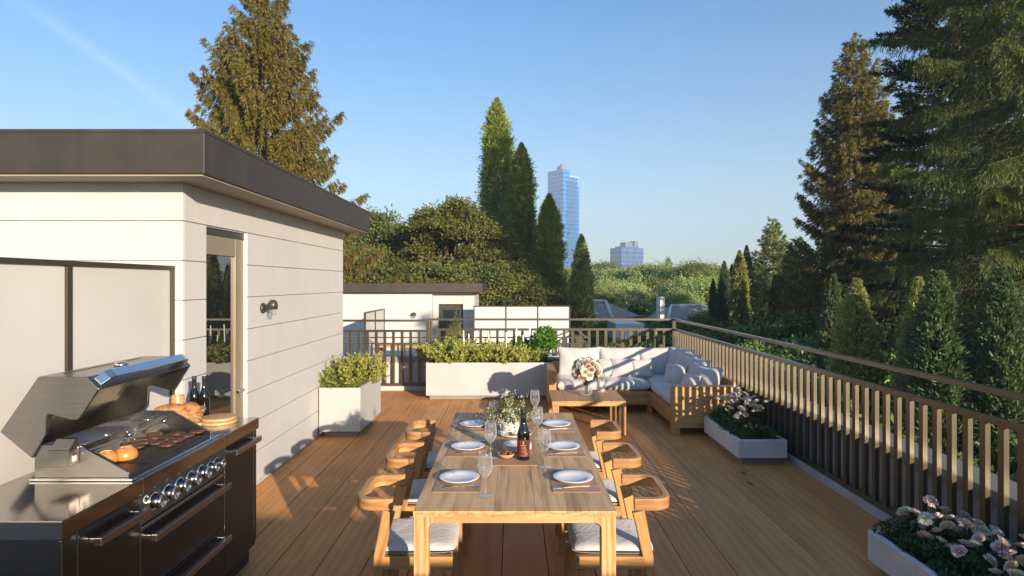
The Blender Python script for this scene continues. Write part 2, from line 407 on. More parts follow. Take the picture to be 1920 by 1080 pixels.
# a thin contrail high in the sky at the left
tc = nt.nodes.new('ShaderNodeTexCoord')
def vdir(px, py): return Vector((px-960, F, 531-py)).normalized()
a_, b_ = vdir(60, 20), vdir(400, 255); nrm = a_.cross(b_).normalized(); mid = (a_+b_).normalized()
def vm(op, a, b=None):
    x = nt.nodes.new('ShaderNodeVectorMath'); x.operation = op; nt.links.new(a, x.inputs[0])
    if b is not None: x.inputs[1].default_value = b
    return x.outputs['Value'] if op == 'DOT_PRODUCT' else x.outputs[0]
def mm(op, a, b):
    x = nt.nodes.new('ShaderNodeMath'); x.operation = op
    for i, v in enumerate((a, b)):
        if isinstance(v, (int, float)): x.inputs[i].default_value = v
        else: nt.links.new(v, x.inputs[i])
    return x.outputs[0]
nz = nt.nodes.new('ShaderNodeTexNoise'); nz.inputs['Scale'].default_value = 9; nz.inputs['Detail'].default_value = 5; nt.links.new(tc.outputs['Generated'], nz.inputs['Vector'])
dist = mm('ADD', vm('DOT_PRODUCT', tc.outputs['Generated'], nrm), mm('MULTIPLY', mm('SUBTRACT', nz.outputs['Fac'], .5), .02))
band = mm('POWER', 2.718, mm('MULTIPLY', mm('MULTIPLY', dist, dist), -9000))
along = mm('POWER', 2.718, mm('MULTIPLY', mm('SUBTRACT', 1.0, vm('DOT_PRODUCT', tc.outputs['Generated'], mid)), -70))
mask = mm('MULTIPLY', mm('MULTIPLY', band, along), mm('MULTIPLY', nz.outputs['Fac'], .09))
mx = nt.nodes.new('ShaderNodeMix'); mx.data_type = 'RGBA'; nt.links.new(mask, mx.inputs[0]); hs = nt.nodes.new('ShaderNodeMix'); hs.data_type = 'RGBA'; hs.blend_type = 'MULTIPLY'; hs.inputs[0].default_value = 1; nt.links.new(sky.outputs[0], hs.inputs[6]);  nt.links.new(hs.outputs[2], mx.inputs[6]); mx.inputs[7].default_value = (9, 8.6, 8.2, 1)
sz = nt.nodes.new('ShaderNodeSeparateXYZ'); nt.links.new(tc.outputs['Generated'], sz.inputs[0])
rp_ = nt.nodes.new('ShaderNodeValToRGB'); e_ = rp_.color_ramp.elements; e_.new(.19); e_.new(.42)
for i, (p_, c_) in enumerate([(0, (1.0, .90, .87)), (.17, (.90, .87, .80)), (.42, (.44, .80, .92)), (1, (.85, .95, 1.0))]): e_[i].position = p_; e_[i].color = (*c_, 1)
nt.links.new(sz.outputs[2], rp_.inputs[0]); nt.links.new(rp_.outputs[0], hs.inputs[7])
nt.links.new(mx.outputs[2], bg.inputs[0])
vs_ = scene.view_settings; vs_.view_transform = 'Standard'; vs_.look = 'None'; vs_.gamma = 1; vs_.exposure = 1.2
scene.cycles.use_denoising = True
scene.cycles.max_bounces = 8; scene.cycles.transparent_max_bounces = 16; scene.cycles.sample_clamp_indirect = 6

# ------------------------------------------------------------------ setting: ground, deck
gm = MB(); gm.box(-1500, 1500, -300, 2600, -8, -7); tag(gm.build('ground', M['grass']), kind='structure')
sv = random.getstate(); random.seed(12); d = MB(); x = -.059-.2835*15
while x < 2.72:
    x1 = min(x+.2835-.005, 2.715)
    ye = [-1.4]+([random.uniform(1.5, 9)] if random.random() < .75 else [])+[9.83]
    for ya, yb in zip(ye[:-1], ye[1:]): d.box(x, x1, ya+(.0015 if ya > 0 else 0), yb-.0015, -.03, 0.0)
    x += .2835
tag(d.build('deck_floor', M['deck'], bevel=.003), kind='structure')
d = MB(); d.box(-4.4, 2.72, -1.4, 9.84, -.3, -.035); tag(d.build('deck_floor_base', M['bark']), kind='structure')
d = MB(); d.box(-7.2, 3.05, -9, 10.6, -7, -.31); tag(d.build('house_block', M['siding']), 'pale house under the roof deck, below the parapet', 'building')

# ------------------------------------------------------------------ stair house
XW, YF, YB, ZT = -2.21, 4.05, 7.88, 2.431
H = T('rooftop_stair_house', 'white boarded rooftop room with dark flat roof and glazed door', 'building', (-4.3, 6, 0))
DY0, DY1, DZ = 4.358, 5.035, 2.164
c = MB(); xi = XW-.018
c.box(-6.6, xi, YF+.018, DY0, 0, ZT); c.box(-6.6, xi, DY1, YB-.018, 0, ZT); c.box(-6.6, xi, DY0, DY1, DZ, ZT); c.box(-6.6, xi-.35, DY0, DY1, 0, DZ)
c.build('wall', M['white_paint'], H)
s_ = MB(); zs = [0, .026]+[.034+.268*k for k in range(0, 1)]
levels = [0.0]+[.026+.268*k for k in range(9)]+[ZT]
g = .006
for a, b in zip(levels[:-1], levels[1:]):
    a2, b2 = a+g/2, b-g/2
    s_.box(-6.6, XW, YF, YF+.018, a2, b2)
    for (y0, y1) in ((YF+.018, DY0), (DY1, YB)):
        if b2 > DZ+.02: continue
        s_.box(xi, XW, y0, y1, a2, b2)
    if b2 > DZ+.02: s_.box(xi, XW, YF+.018, YB, max(a2, DZ), b2)
    s_.box(-6.6, xi, YB-.018, YB, a2, b2)
s_.build('siding', M['siding'], H, bevel=.0015, seg=1)
r = MB(); r.box(-6.9, XW+.284, YF-.278, YB+.28, ZT+.006, 2.711); ro = r.build('roof', M['fascia'], H, bevel=.004)
r = MB(); r.box(-6.88, XW+.264, YF-.258, YB+.26, ZT-.006, ZT+.005); r.build('soffit', M['soffit'], H)
r = MB(); r.box(-6.9, XW+.288, YF-.282, YB+.284, 2.693, 2.7145); r.build('drip_edge', M['fascia'], ro)
# door
dr = MB(); X0 = XW-.02
dr.box(X0-.07, X0-.01, DY0+.002, DY0+.05, 0, DZ-.055); dr.box(X0-.07, X0-.01, DY1-.155, DY1-.002, 0, DZ-.055); dr.box(X0-.07, X0-.01, DY0+.05, DY1-.1555, DZ-.2, DZ-.055)
dr.box(X0-.07, X0-.01, DY0+.05, DY1-.1555, 0, .1)
door = dr.build('door', M['door_frame'], H, bevel=.003)
l = MB(); l.box(X0-.06, X0-.03, DY0+.05, DY1-.1555, .1, DZ-.2); l.build('pane', M['doorglass'], door)
l = MB(); l.box(X0-.05, XW-.022, DY1-.001, DY1+.0, 0, DZ) ; 
l = MB(); l.box(X0-.0099, X0-.002, DY1-.10, DY1-.06, .82, .94); l.box(X0-.002, X0+.034, DY1-.088, DY1-.072, .865, .885); l.box(X0+.022, X0+.036, DY1-.19, DY1-.0725, .864, .886)
l.build('handle', M['steel'], door, bevel=.002)
l = MB(); 
for k in range(3): l.box(X0-.055+.018*k, X0-.043+.018*k, DY0+.003, DY1-.003, DZ-.05+.002, DZ-.004)
l.box(X0-.07, X0-.004, DY0+.003, DY1-.003, DZ-.055, DZ-.049); l.build('louvre', M['dark_frame'], H)
# wall lamp
L = T('wall_lamp', 'small dark dome wall lamp with opal glass beside the glazed door', 'lamp', (XW, 5.33, 1.52))
l = MB(); l.lathe([(0, 0), (.045, 0), (.047, .01), (.04, .022), (0, .024)], (XW, 5.33, 1.53), 20, axis='X'); l.tube([(XW+.02, 5.33, 1.53), (XW+.07, 5.33, 1.54)], .014); l.build('bracket', M['dark_frame'], L)
l = MB(); l.lathe([(.0, .155), (.02, .152), (.036, .135), (.042, .11), (.042, .07), (.0, .07)], (XW+.095, 5.33, 1.45), 20); l.build('hood', M['dark_frame'], L)
l = MB(); l.lathe([(0, .01), (.018, .013), (.028, .026), (.031, .045), (.031, .071)], (XW+.095, 5.33, 1.45), 20); l.build('glass_shade', M['lampglass'], L)

# frosted privacy screen
S = T('privacy_screen', 'frosted white glass privacy screen with dark posts behind the grill', 'screen', (-2.28, 2.6, 0))
for a, b in ((.15, 1.1), (1.12, 2.09), (2.11, 3.07), (3.10, 4.02)):
    p = MB(); p.box(-2.285, -2.277, a, b, .08, 1.84); p.build('glass_panel', M['frosted'], S)
for y in (.14, 1.11, 2.10, 3.085, 4.028):
    p = MB(); p.box(-2.3, -2.262, y-.018, y+.018, 0, 1.84); p.build('post', M['dark_frame'], S, bevel=.002)
p = MB(); p.box(-2.302, -2.26, .12, 4.046, 1.84, 1.866); p.build('top_rail', M['dark_frame'], S, bevel=.002)
p = MB(); p.box(-2.3, -2.262, .12, 4.046, .04, .08); p.build('bottom_rail', M['dark_frame'], S)

# ------------------------------------------------------------------ parapets and railings
PR = T('side_parapet', 'parapet coloured grey for shade with metal cap outside the long right-hand railing', 'wall', (2.95, 4.5, 0))
p = MB(); p.box(2.85, 3.05, -1.3, 10.55, -.3, .449); p.build('wall', M['parapet'], PR)
p = MB(); p.box(2.82, 3.08, -1.3, 10.58, .449, .535); p.build('cap', M['cap'], PR, bevel=.006)
p = MB(); p.box(2.72, 2.85, -1.3, 10.2, -.04, .065); p.build('kerb', M['parapet'], PR, bevel=.003)
PB = T('back_parapet', 'pale parapet with metal cap beyond the back railing of the deck', 'wall', (-.5, 10.2, 0))
p = MB(); p.box(-4.4, -1.42, 9.995, 10.19, -.3, .449); p.box(-1.42, 2.845, 10.32, 10.52, -.3, .449); p.build('wall', M['siding'], PB)
p = MB(); p.box(-4.4, -1.45, 9.97, 10.22, .449, .535); p.box(-1.45, 2.815, 10.30, 10.55, .449, .535); p.build('cap', M['cap'], PB, bevel=.006)
p = MB(); p.box(-4.4, -1.40, 9.84, 9.994, -.04, .065); p.box(-1.40, 2.715, 9.95, 10.319, -.04, .065); p.build('kerb', M['siding'], PB, bevel=.003)

def rail_metal(mb, a, b, z0, z1, wd): # along x or y
    (x0, y0), (x1, y1) = a, b
    if abs(x1-x0) > abs(y1-y0): mb.box(x0, x1, y0-wd/2, y0+wd/2, z0, z1)
    else: mb.box(x0-wd/2, x0+wd/2, y0, y1, z0, z1)
RR = T('side_railing', 'long dark bronze metal railing with vertical bars along the right edge', 'railing', (2.76, 5, 0))
q = MB(); rail_metal(q, (2.76, -1.0), (2.76, 10.27), 1.117, 1.150, .055); q.build('top_rail', M['bronze'], RR, bevel=.002)
q = MB(); rail_metal(q, (2.76, -1.0), (2.76, 10.27), .945, .982, .045); q.build('middle_rail', M['bronze'], RR, bevel=.002)
q = MB(); rail_metal(q, (2.76, -1.0), (2.76, 10.27), .07, .105, .045); q.build('bottom_rail', M['bronze'], RR, bevel=.002)
for y in (-.4, 10.25):
    q = MB(); q.box(2.735, 2.785, y-.025, y+.025, .03, 1.117); q.build('post', M['bronze'], RR, bevel=.002)
bm_ = MB(); bm_.box(-.015, .015, -.022, .022, .104, .946); bar = bm_.mesh('baluster', M['bronze'])
y = 3.385-.1325*28
while y < 10.2:
    inst('baluster', bar, RR, (0, y-5, 0)); y += .1325
RB = T('back_railing', 'dark bronze metal railing with vertical bars across the back of the deck', 'railing', (0, 10, 0))
q = MB(); rail_metal(q, (-4.3, 9.93), (-1.385, 9.93), 1.117, 1.150, .055); rail_metal(q, (-1.385, 10.25), (2.732, 10.25), 1.117, 1.150, .055); q.box(-1.41, -1.36, 9.958, 10.222, 1.117, 1.15); q.build('top_rail', M['bronze'], RB, bevel=.002)
q = MB(); rail_metal(q, (-4.3, 9.93), (-1.385, 9.93), .945, .982, .045); rail_metal(q, (-1.36, 10.25), (2.737, 10.25), .945, .982, .045); q.box(-1.405, -1.365, 9.953, 10.24, .945, .982); q.build('middle_rail', M['bronze'], RB, bevel=.002)
q = MB(); rail_metal(q, (-4.3, 9.93), (-1.41, 9.93), .07, .105, .045); rail_metal(q, (-1.36, 10.25), (2.737, 10.25), .07, .105, .045); q.build('bottom_rail', M['bronze'], RB, bevel=.002)
for (x, y) in ((-1.385, 9.93), (-1.385, 10.25), (-4.28, 9.93)):
    q = MB(); q.box(x-.024, x+.024, y-.024, y+.024, .03, 1.117); q.build('post', M['bronze'], RB, bevel=.002)
bm_ = MB(); bm_.box(-.022, .022, -.015, .015, .104, .946); bar2 = bm_.mesh('baluster', M['bronze'])
x = -1.385-.142
while x > -4.2: inst('baluster', bar2, RB, (x, -.07, 0)); x -= .142
x = -1.385+.142
while x < 2.7: inst('baluster', bar2, RB, (x, .25, 0)); x += .142
# unseen wall added behind the camera to shade the near deck
p = MB(); p.box(-4.4, 9.5, -1.6, -1.42, -.3, 1.49); tag(p.build('rear_shade_wall', M['siding']), 'unseen tall white wall added behind the camera to shade the deck', 'wall')

# ------------------------------------------------------------------ dining table
TB = T('dining_table', 'long light oak dining table laid for six in the middle of the deck', 'table', (.012, 3.61, 0))
tx0, tx1, ty0, ty1 = -.430, .455, 2.616, 4.606
p = MB()
n = 5
for i in range(n):
    a = tx0+(tx1-tx0)*i/n; p.box(a, a+(tx1-tx0)/n-.0004, ty0, ty1, .735, .76, grain=1)
p.build('tabletop', M['oak'], TB, bevel=.0015)
p = MB(); i_ = .003
p.box(tx0+i_+.0935, tx1-i_-.0935, ty0+i_, ty0+i_+.03, .708, .7345, grain=0); p.box(tx0+i_+.0935, tx1-i_-.0935, ty1-i_-.03, ty1-i_, .708, .7345, grain=0)
p.box(tx0+i_, tx0+i_+.03, ty0+.07, ty1-.07, .708, .7345, grain=1); p.box(tx1-i_-.03, tx1-i_, ty0+.07, ty1-.07, .708, .7345, grain=1)
p.build('apron', M['oak'], TB)
for sx in (0, 1):
    for sy in (0, 1):
        x0 = tx0+i_ if sx == 0 else tx1-i_-.063; y0 = ty0+i_ if sy == 0 else ty1-i_-.063
        q = MB(); e = 1 if sx == 0 else -1; xa = x0+.063 if sx == 0 else x0
        pts = [(x0 if sx == 0 else x0+.063, 0), (xa, 0)]
        pts += [(xa+e*.03*(1-math.cos(t)), .678+.03*math.sin(t)) for t in [k*math.pi/2/6 for k in range(7)]]
        pts += [(xa+e*.03, .7345), (x0 if sx == 0 else x0+.063, .7345)]
        if sx: pts = pts[::-1]
        q.prism(pts, 1, y0, y0+.06); q.build('leg', M['oak'], TB, bevel=.002)

# ------------------------------------------------------------------ chairs
def chair_parts(root, mat):
    """+x is the front, local coordinates"""
    B = lambda mb, nme, m=mat, bv=.005, sg=2: mb.build(nme, m, root, bevel=bv, seg=sg, world=False)
    # horseshoe arm
    path = [(-.085, -.18, .6875)]
    cx, rr = -.255, .075
    for cy, a0, a1 in ((-.18+rr, -90, -180), (.18-rr, 180, 90)):
        for k in range(8):
            a = R(a0+(a1-a0)*k/7); path.append((cx+rr+rr*math.cos(a)-rr*.0, cy+rr*math.sin(a), .6875))
    path.append((-.085, .18, .6875))
    W = [.031]*len(path); q = MB(); q.sweep(path, W, .057); B(q, 'armrest', bv=.004)
    for s in (-1, 1):
        y = s*.18; q = MB()
        q.sweep([(-.105, y, .655), (-.118, y, .60), (-.150, y, .44), (-.158, y, .36), (-.20, y, 0)], [.036]*5, [.060, .055, .052, .05, .036], up=(1, 0, 0)); B(q, 'rear_leg', bv=.006)
        q = MB(); q.sweep([(.178, y, .375), (.178, y, .30), (.183, y, 0)], [.036]*3, [.05, .045, .034], up=(1, 0, 0)); B(q, 'front_leg', bv=.006)
        q = MB(); q.box(-.135, .202, y-.018, y+.018, .378, .438, grain=0); B(q, 'side_rail')
    q = MB(); q.box(.168, .192, -.162, .162, .385, .43, grain=1); B(q, 'front_rail')
    q = MB(); q.box(-.168, -.144, -.162, .162, .385, .43, grain=1); B(q, 'back_rail')
    # seat pad
    q = MB(); n = 14; vs, fs = [], []
    for side in (1, -1):
        for i in range(n+1):
            for j in range(n+1):
                u, v = math.sin((-1+2*i/n)*math.pi/2), math.sin((-1+2*j/n)*math.pi/2)
                t = (max(0, 1-abs(u)**7)**.5)*(max(0, 1-abs(v)**7)**.5)
                xx = .012+u*.205*(1-.07*abs(v)**5); yy = v*.184*(1-.09*abs(u)**5); 
                vs.append((xx, yy, .452+(.034 if side > 0 else -.012)*t+(.010*v*v-.004*u*u if side > 0 else 0)))
    N = (n+1)**2
    for side in (0, 1):
        for i in range(n):
            for j in range(n):
                a = side*N+i*(n+1)+j; qd = (a, a+n+1, a+n+2, a+1); fs.append(qd if side == 0 else qd[::-1])
    q._add(vs, fs, None, True); q.build('seat_cushion', M['seat_fabric'], root, world=False)
chair = T('dining_chair', '', 'chair', (0, 0, 0), 'dining chairs around the oak table')
chair_parts(chair, M['teak'])
posn = ['nearest the camera', 'middle of its row', 'farthest toward the planters']
first = True
for side, nm in ((-1, 'left'), (1, 'right')):
    for k, yy in enumerate((3.085, 3.735, 4.385)):
        lab = f'teak armchair on the {nm} side of the table, {posn[k]}'
        if first: cur = chair; chair['label'] = lab; chair.location = (-.49, yy, 0); first = False
        else: cur = dup(chair, (side*.49+.012, yy, 0), lab)
        cur.rotation_euler = (0, 0, (0 if side < 0 else math.pi)+R((.8, -1.1, 1.5, -.9, 1.2, -.6)[k+(0 if side < 0 else 3)]))
        cur.location.x = -.49 if side < 0 else .505

# ------------------------------------------------------------------ table setting
ZTt = .7602
mats_ = []
def placemat(x, y, w_, l_, label, g='place mats on the table'):
    q = MB(); q.box(x-w_/2, x+w_/2, y-l_/2, y+l_/2, ZTt, ZTt+.003); o = q.build('placemat', M['mat'], None, bevel=.001); return tag(o, label, 'placemat', g)
rows = ['nearest row', 'middle row', 'far row']
Yp = [3.02, 3.60, 4.174]
pl = MB(); pl.lathe([(0, .004), (.055, .004), (.062, .007), (.100, .0145), (.101, .0165), (.099, .0175), (.064, .0105), (.056, .0075), (0, .007)], (0, 0, 0), 48); plate_me = pl.mesh('plate', M['ceramic'])
def spoon_mb():
    q = MB(); q.sweep([(-.085, 0, .003), (-.02, 0, .0045), (.055, 0, .004)], [.008, .005, .004], [.003, .003, .003]); 
    vs = [(.055+.042*(1-math.cos(math.pi*i/8))/2, 0, 0) for i in range(9)]
    q.lathe([(0, -.0035), (.6, -.003), (1, .001)], (0, 0, 0), 16); o = len(q.v)-48
    for i in range(o, len(q.v)): a = q.v[i]; q.v[i] = (.073+a[0]*.022, a[1]*.0145, .0045+a[2])
    return q.mesh('spoon', M['steel'])
def fork_mb():
    q = MB(); q.sweep([(-.09, 0, .003), (-.02, 0, .0045), (.04, 0, .004), (.052, 0, .004)], [.008, .005, .005, .018], [.003]*4)
    for k in range(4): q.sweep([(.052, -.0075+.005*k, .004), (.075, -.0075+.005*k, .005), (.092, -.0072+.0048*k, .0035)], [.0028, .0026, .0015], [.002]*3)
    return q.mesh('fork', M['steel'])
def knife_mb():
    q = MB(); q.sweep([(-.1, 0, .003), (0, 0, .003), (.01, 0, .003), (.08, 0, .003), (.1, .003, .003)], [.009, .008, .016, .016, .004], [.004, .004, .0015, .0015, .001]); return q.mesh('knife', M['steel'])
spoon_me, fork_me, knife_me = spoon_mb(), fork_mb(), knife_mb()
for s, xs in ((-1, -.264), (1, .307)):
    nm = 'left' if s < 0 else 'right'
    for k, yy in enumerate(Yp):
        placemat(xs, yy+.003, .228, .345, f'tan leather placemat on the {nm} side of the table, {rows[k]}')
        o = inst('plate', plate_me, None, (xs, yy+.01, ZTt+.003)); tag(o, f'round white dinner plate on the {nm} side of the table, {rows[k]}', 'plate', 'white dinner plates')
        yn = yy-.107; rz = random.uniform(-.05, .05)
        o = inst('knife', knife_me, None, (xs+(.0 if s < 0 else .015), yn+.012, ZTt+.003), (0, 0, math.pi+rz*.4)); tag(o, f'steel knife in front of the {nm} plate in the {rows[k]}', 'knife', 'table knives')
        if s < 0:
            o = inst('spoon', spoon_me, None, (xs+.022, yn-.010, ZTt+.003), (0, 0, rz)); tag(o, f'steel spoon in front of the left plate in the {rows[k]}', 'spoon', 'table spoons')
            o = inst('fork', fork_me, None, (xs+.03, yy+.155, ZTt+.003), (0, 0, rz*2+.05)); tag(o, f'steel fork beyond the left plate in the {rows[k]}', 'fork', 'table forks')
        else:
            o = inst('fork', fork_me, None, (xs-.02, yn-.008, ZTt+.003), (0, 0, math.pi+.17+rz)); tag(o, f'steel fork in front of the right plate in the {rows[k]}', 'fork', 'table forks')
            o = inst('spoon', spoon_me, None, (xs, yy+.155, ZTt+.003), (0, 0, math.pi+rz)); tag(o, f'steel spoon beyond the right plate in the {rows[k]}', 'spoon', 'table spoons')
placemat(.02, 3.735, .245, .93, 'long tan leather runner under the vase and bottle', 'table runner')
# wine glasses
gp = [(0, .0015), (.020, .002), (.033, .0015), (.034, .003), (.02, .0045), (.006, .008), (.0035, .02), (.003, .08), (.006, .088), (.018, .098), (.030, .118), (.0345, .140), (.0335, .165), (.0285, .205), (.0280, .206), (.0280, .204), (.0325, .165), (.0335, .14), (.029, .118), (.017, .099), (0, .092)]
gm_ = MB(); gm_.lathe(gp, (0, 0, 0), 32); glass_me = gm_.mesh('wine_glass', M['wineglass'])
for (x, y, lab) in ((-.124, 2.797, 'empty wine glass by the near left plate, closest to the camera'), (-.121, 3.40, 'empty wine glass beside the middle left plate'), (-.121, 3.982, 'empty wine glass beside the far left plate, half behind the branches'),
                    (.176, 3.237, 'empty wine glass beside the middle right plate, right of the bottle'), (.163, 3.82, 'empty wine glass beside the far right plate'), (.168, 4.415, 'empty wine glass at the far end of the table')):
    tag(inst('wine_glass', glass_me, None, (x, y, ZTt)), lab, 'wine glass', 'wine glasses')
# bottle
bt = T('wine_bottle', 'dark red wine bottle with maroon label standing on the runner', 'bottle', (.064, 3.385, ZTt+.003))
q = MB(); q.lathe([(0, .004), (.02, .002), (.033, 0), (.0355, .004), (.0355, .13), (.034, .148), (.026, .175), (.0165, .20), (.0145, .215), (.0145, .262), (.0155, .263), (.0155, .272), (.014, .274), (0, .274)], (0, 0, 0), 40); q.build('glass_body', M['bottle'], bt, world=False)
q = MB(); q.lathe([(.0152, .232), (.0152, .262), (.0162, .263), (.0162, .274), (.0, .2745)], (0, 0, 0), 32); q.build('foil_cap', M['black'], bt, world=False)
q = MB(); q.lathe([(.0359, .022), (.0359, .112)], (0, 0, 0), 40, a0=R(190), a1=R(350)); lb = q.build('label', M['label'], bt, world=False)
q = MB(); r_ = .0362
def lp(a, z): return (r_*math.cos(R(270+a)), r_*math.sin(R(270+a)), z)
q._add([lp(-7, .100), lp(0, .093), lp(7, .100), lp(0, .107)], [(0, 1, 2, 3)]); q._add([lp(22, .036), lp(27, .031), lp(32, .036), lp(27, .041)], [(0, 1, 2, 3)])
for (z, a, h) in ((.083, 30, .004), (.074, 24, .0015), (.068, 20, .0015), (.058, 14, .0015), (.050, 22, .0012), (.045, 18, .0012), (.0265, 36, .0008), (.1085, 36, .0008)):
    n = 6
    for k in range(n):
        a0 = -a+2*a*k/n; a1 = a0+2*a/n*(.7 if h > .001 else 1); q._add([lp(a0, z), lp(a1, z), lp(a1, z+h), lp(a0, z+h)], [(0, 1, 2, 3)])
q.build('lettering', M['gold'], lb, world=False)
# side plates stack
for k in range(5):
    o = inst('side_plate', plate_me, None, (.032+.001*(k % 2), 3.565, ZTt+.003+.0065*k), None, (.83, .83, .83)); tag(o, 'small white side plate in the stack behind the wine bottle', 'plate', 'stack of small white plates')
# nuts
q = MB(); q.lathe([(0, .004), (.03, .004), (.044, .018), (.047, .028), (.044, .028), (.038, .018), (.028, .010), (0, .009)], (-.033, 3.40, ZTt+.003), 32); tag(q.build('nut_bowl', M['board'], None), 'small pale wooden bowl of nuts left of the bottle', 'bowl')
nb = MB(); nb.ball((0, 0, 0), .008, 8, 6, (1, 1, 1.15)); nut_me = nb.mesh('nut', M['nut'])
rn = random.Random(3)
for k in range(26):
    a = rn.random()*6.28; rad = math.sqrt(rn.random())*.032
    tag(inst('nut', nut_me, None, (-.033+rad*math.cos(a), 3.40+rad*math.sin(a), ZTt+.024+.012*(1-rad/.032)+rn.random()*.004), (rn.random()*3, rn.random()*3, 0)), 'glossy brown nut heaped in the small wooden bowl', 'nut', 'nuts in the small bowl')
# tray, vase, bouquet
q = MB(); q.lathe([(0, .006), (.09, .006), (.104, .012), (.111, .018), (.1135, .017), (.106, .008), (.09, 0), (0, 0)], (.02, 3.93, ZTt+.003), 40); tag(q.build('serving_tray', M['vase'], None), 'round greyish stoneware tray under the flower vase', 'tray')
q = MB(); q.lathe([(0, .0), (.045, 0), (.056, .012), (.061, .04), (.060, .07), (.050, .10), (.036, .118), (.031, .125), (.033, .133), (.029, .133), (.027, .122), (.03, .11), (0, .10)], (-.012, 3.93, ZTt+.0095), 36); tag(q.build('flower_vase', M['vase'], None), 'ribbed off-white stoneware vase on the round tray', 'vase')
q = MB(); q.lathe([(0, 0), (.014, 0), (.015, .03), (.013, .045), (.013, .06), (0, .062)], (.085, 3.93, ZTt+.0095), 20); tag(q.build('salt_jar', M['p_pink'], None), 'tiny pink jar on the stoneware tray behind the wine bottle', 'jar')

# ------------------------------------------------------------------ leaf generators
def unit(a): return a/np.maximum(np.linalg.norm(a, axis=-1, keepdims=True), 1e-9)
def leaf_mesh(name, P, D, L, W, tint, mat, rng, shape='diamond', N=None, fold=0, m=.45):
    n = len(P); D = unit(D); Nn = unit(rng.normal(size=(n, 3))) if N is None else unit(N)
    S = unit(np.cross(D, Nn)+1e-6); L = np.broadcast_to(L, (n,))[:, None]; W = np.broadcast_to(W, (n,))[:, None]
    U = unit(np.cross(S, D))
    V = np.stack([P, P+D*L*m+S*W/2+U*W*fold, P+D*L, P+D*L*m-S*W/2+U*W*fold], 1).reshape(-1, 3).astype('f')
    me = bpy.data.meshes.new(name); me.vertices.add(4*n); me.loops.add(4*n); me.polygons.add(n)
    me.vertices.foreach_set('co', V.ravel()); me.loops.foreach_set('vertex_index', np.arange(4*n, dtype='i'))
    me.polygons.foreach_set('loop_start', np.arange(0, 4*n, 4, dtype='i')); me.polygons.foreach_set('loop_total', np.full(n, 4, 'i'))
    at = me.attributes.new('tint', 'FLOAT', 'POINT'); at.data.foreach_set('value', np.repeat(np.clip(tint, 0, 1), 4).astype('f'))
    me.materials.append(mat); me.update(); return me

def conifer(seed, H_, Rr, mat, p=.85, whorl=.42, nb=6, tw=11, lf=9, ls=.16, lw=.035, a=-.25, b=.22, droop=.5, hang=.25, bot=.06, rvar=.3, limb=True, trunk_r=None, lat=.75, tls=.30):
    rng = np.random.default_rng(seed); rr = random.Random(seed)
    tb = MB(); tr = trunk_r or H_*.013
    tb.tube([(0, 0, 0), (0, 0, H_*.3), (0, 0, H_*.7), (0, 0, H_*.99)], [tr, tr*.75, tr*.35, tr*.05], 8)
    Ps, Ds, Ls, Ti = [], [], [], []
    z = bot*H_
    while z < H_*.985:
        t = z/H_; env = Rr*(1-t)**p+.12
        cnt = nb if t < .85 else 4
        ph = rng.random()*6.28
        for k in range(cnt):
            az = ph+k*6.283/cnt+rng.normal()*.25; Lb = env*(1-rvar/2+rng.random()*rvar+(.25 if rng.random() < .08 else 0)); z0 = z+rng.normal()*whorl*.3
            up = a+(.75*max(0, t-.55)/.45)+rng.normal()*.05
            o = np.array([math.cos(az), math.sin(az), 0.]); s_l = np.array([-o[1], o[0], 0.])
            def pt(s): return o*(Lb*s)[:, None]+np.stack([0*s, 0*s, z0+Lb*(up*s+b*s*s)], 1)
            if limb and Lb > .4:
                pp = pt(np.linspace(0, .92, 4)); tb.tube([tuple(q_) for q_ in pp], [tr*.22*(1-t)+.012, .012+tr*.1*(1-t), .009, .004], 4, cap=False)
            nt_ = max(3, int(Lb*tw)); s = .12+.88*rng.random(nt_)**.8
            base = pt(s); sign = np.where(rng.random(nt_) < .5, -1, 1)[:, None]
            tl = (Lb*tls*(1-s)+.16+.10*rng.random(nt_))*min(1.0, .45+Lb/2.5)
            td = unit(o[None]*(.75)+s_l[None]*sign*(lat+.3*rng.random((nt_, 1)))+np.stack([0*s, 0*s, up+2*b*s-hang*(.6+rng.random(nt_))], 1))
            m = max(3, int(lf)); u = np.linspace(.05, 1, m)
            q_ = base[:, None]+td[:, None]*(tl[:, None]*u[None])[..., None]
            q_[..., 2] -= (droop*.5*tl[:, None]*u[None]**2)
            d_ = td[:, None]*.8+rng.normal(size=(nt_, m, 3))*.42; d_[..., 2] -= droop*u[None]*.8
            Ps.append(q_.reshape(-1, 3)); Ds.append(d_.reshape(-1, 3)); Ls.append(np.full(nt_*m, ls)*(.7+.6*rng.random(nt_*m)))
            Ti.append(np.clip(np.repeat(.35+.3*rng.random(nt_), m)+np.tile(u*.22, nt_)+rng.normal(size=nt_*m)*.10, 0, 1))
        z += whorl*(1-.55*t)*(.8+.4*rng.random())
    P = np.concatenate(Ps); me = leaf_mesh('needles', P, np.concatenate(Ds), np.concatenate(Ls), lw, np.concatenate(Ti), mat, rng)
    return tb.mesh('trunk', M['bark']), me, len(P)

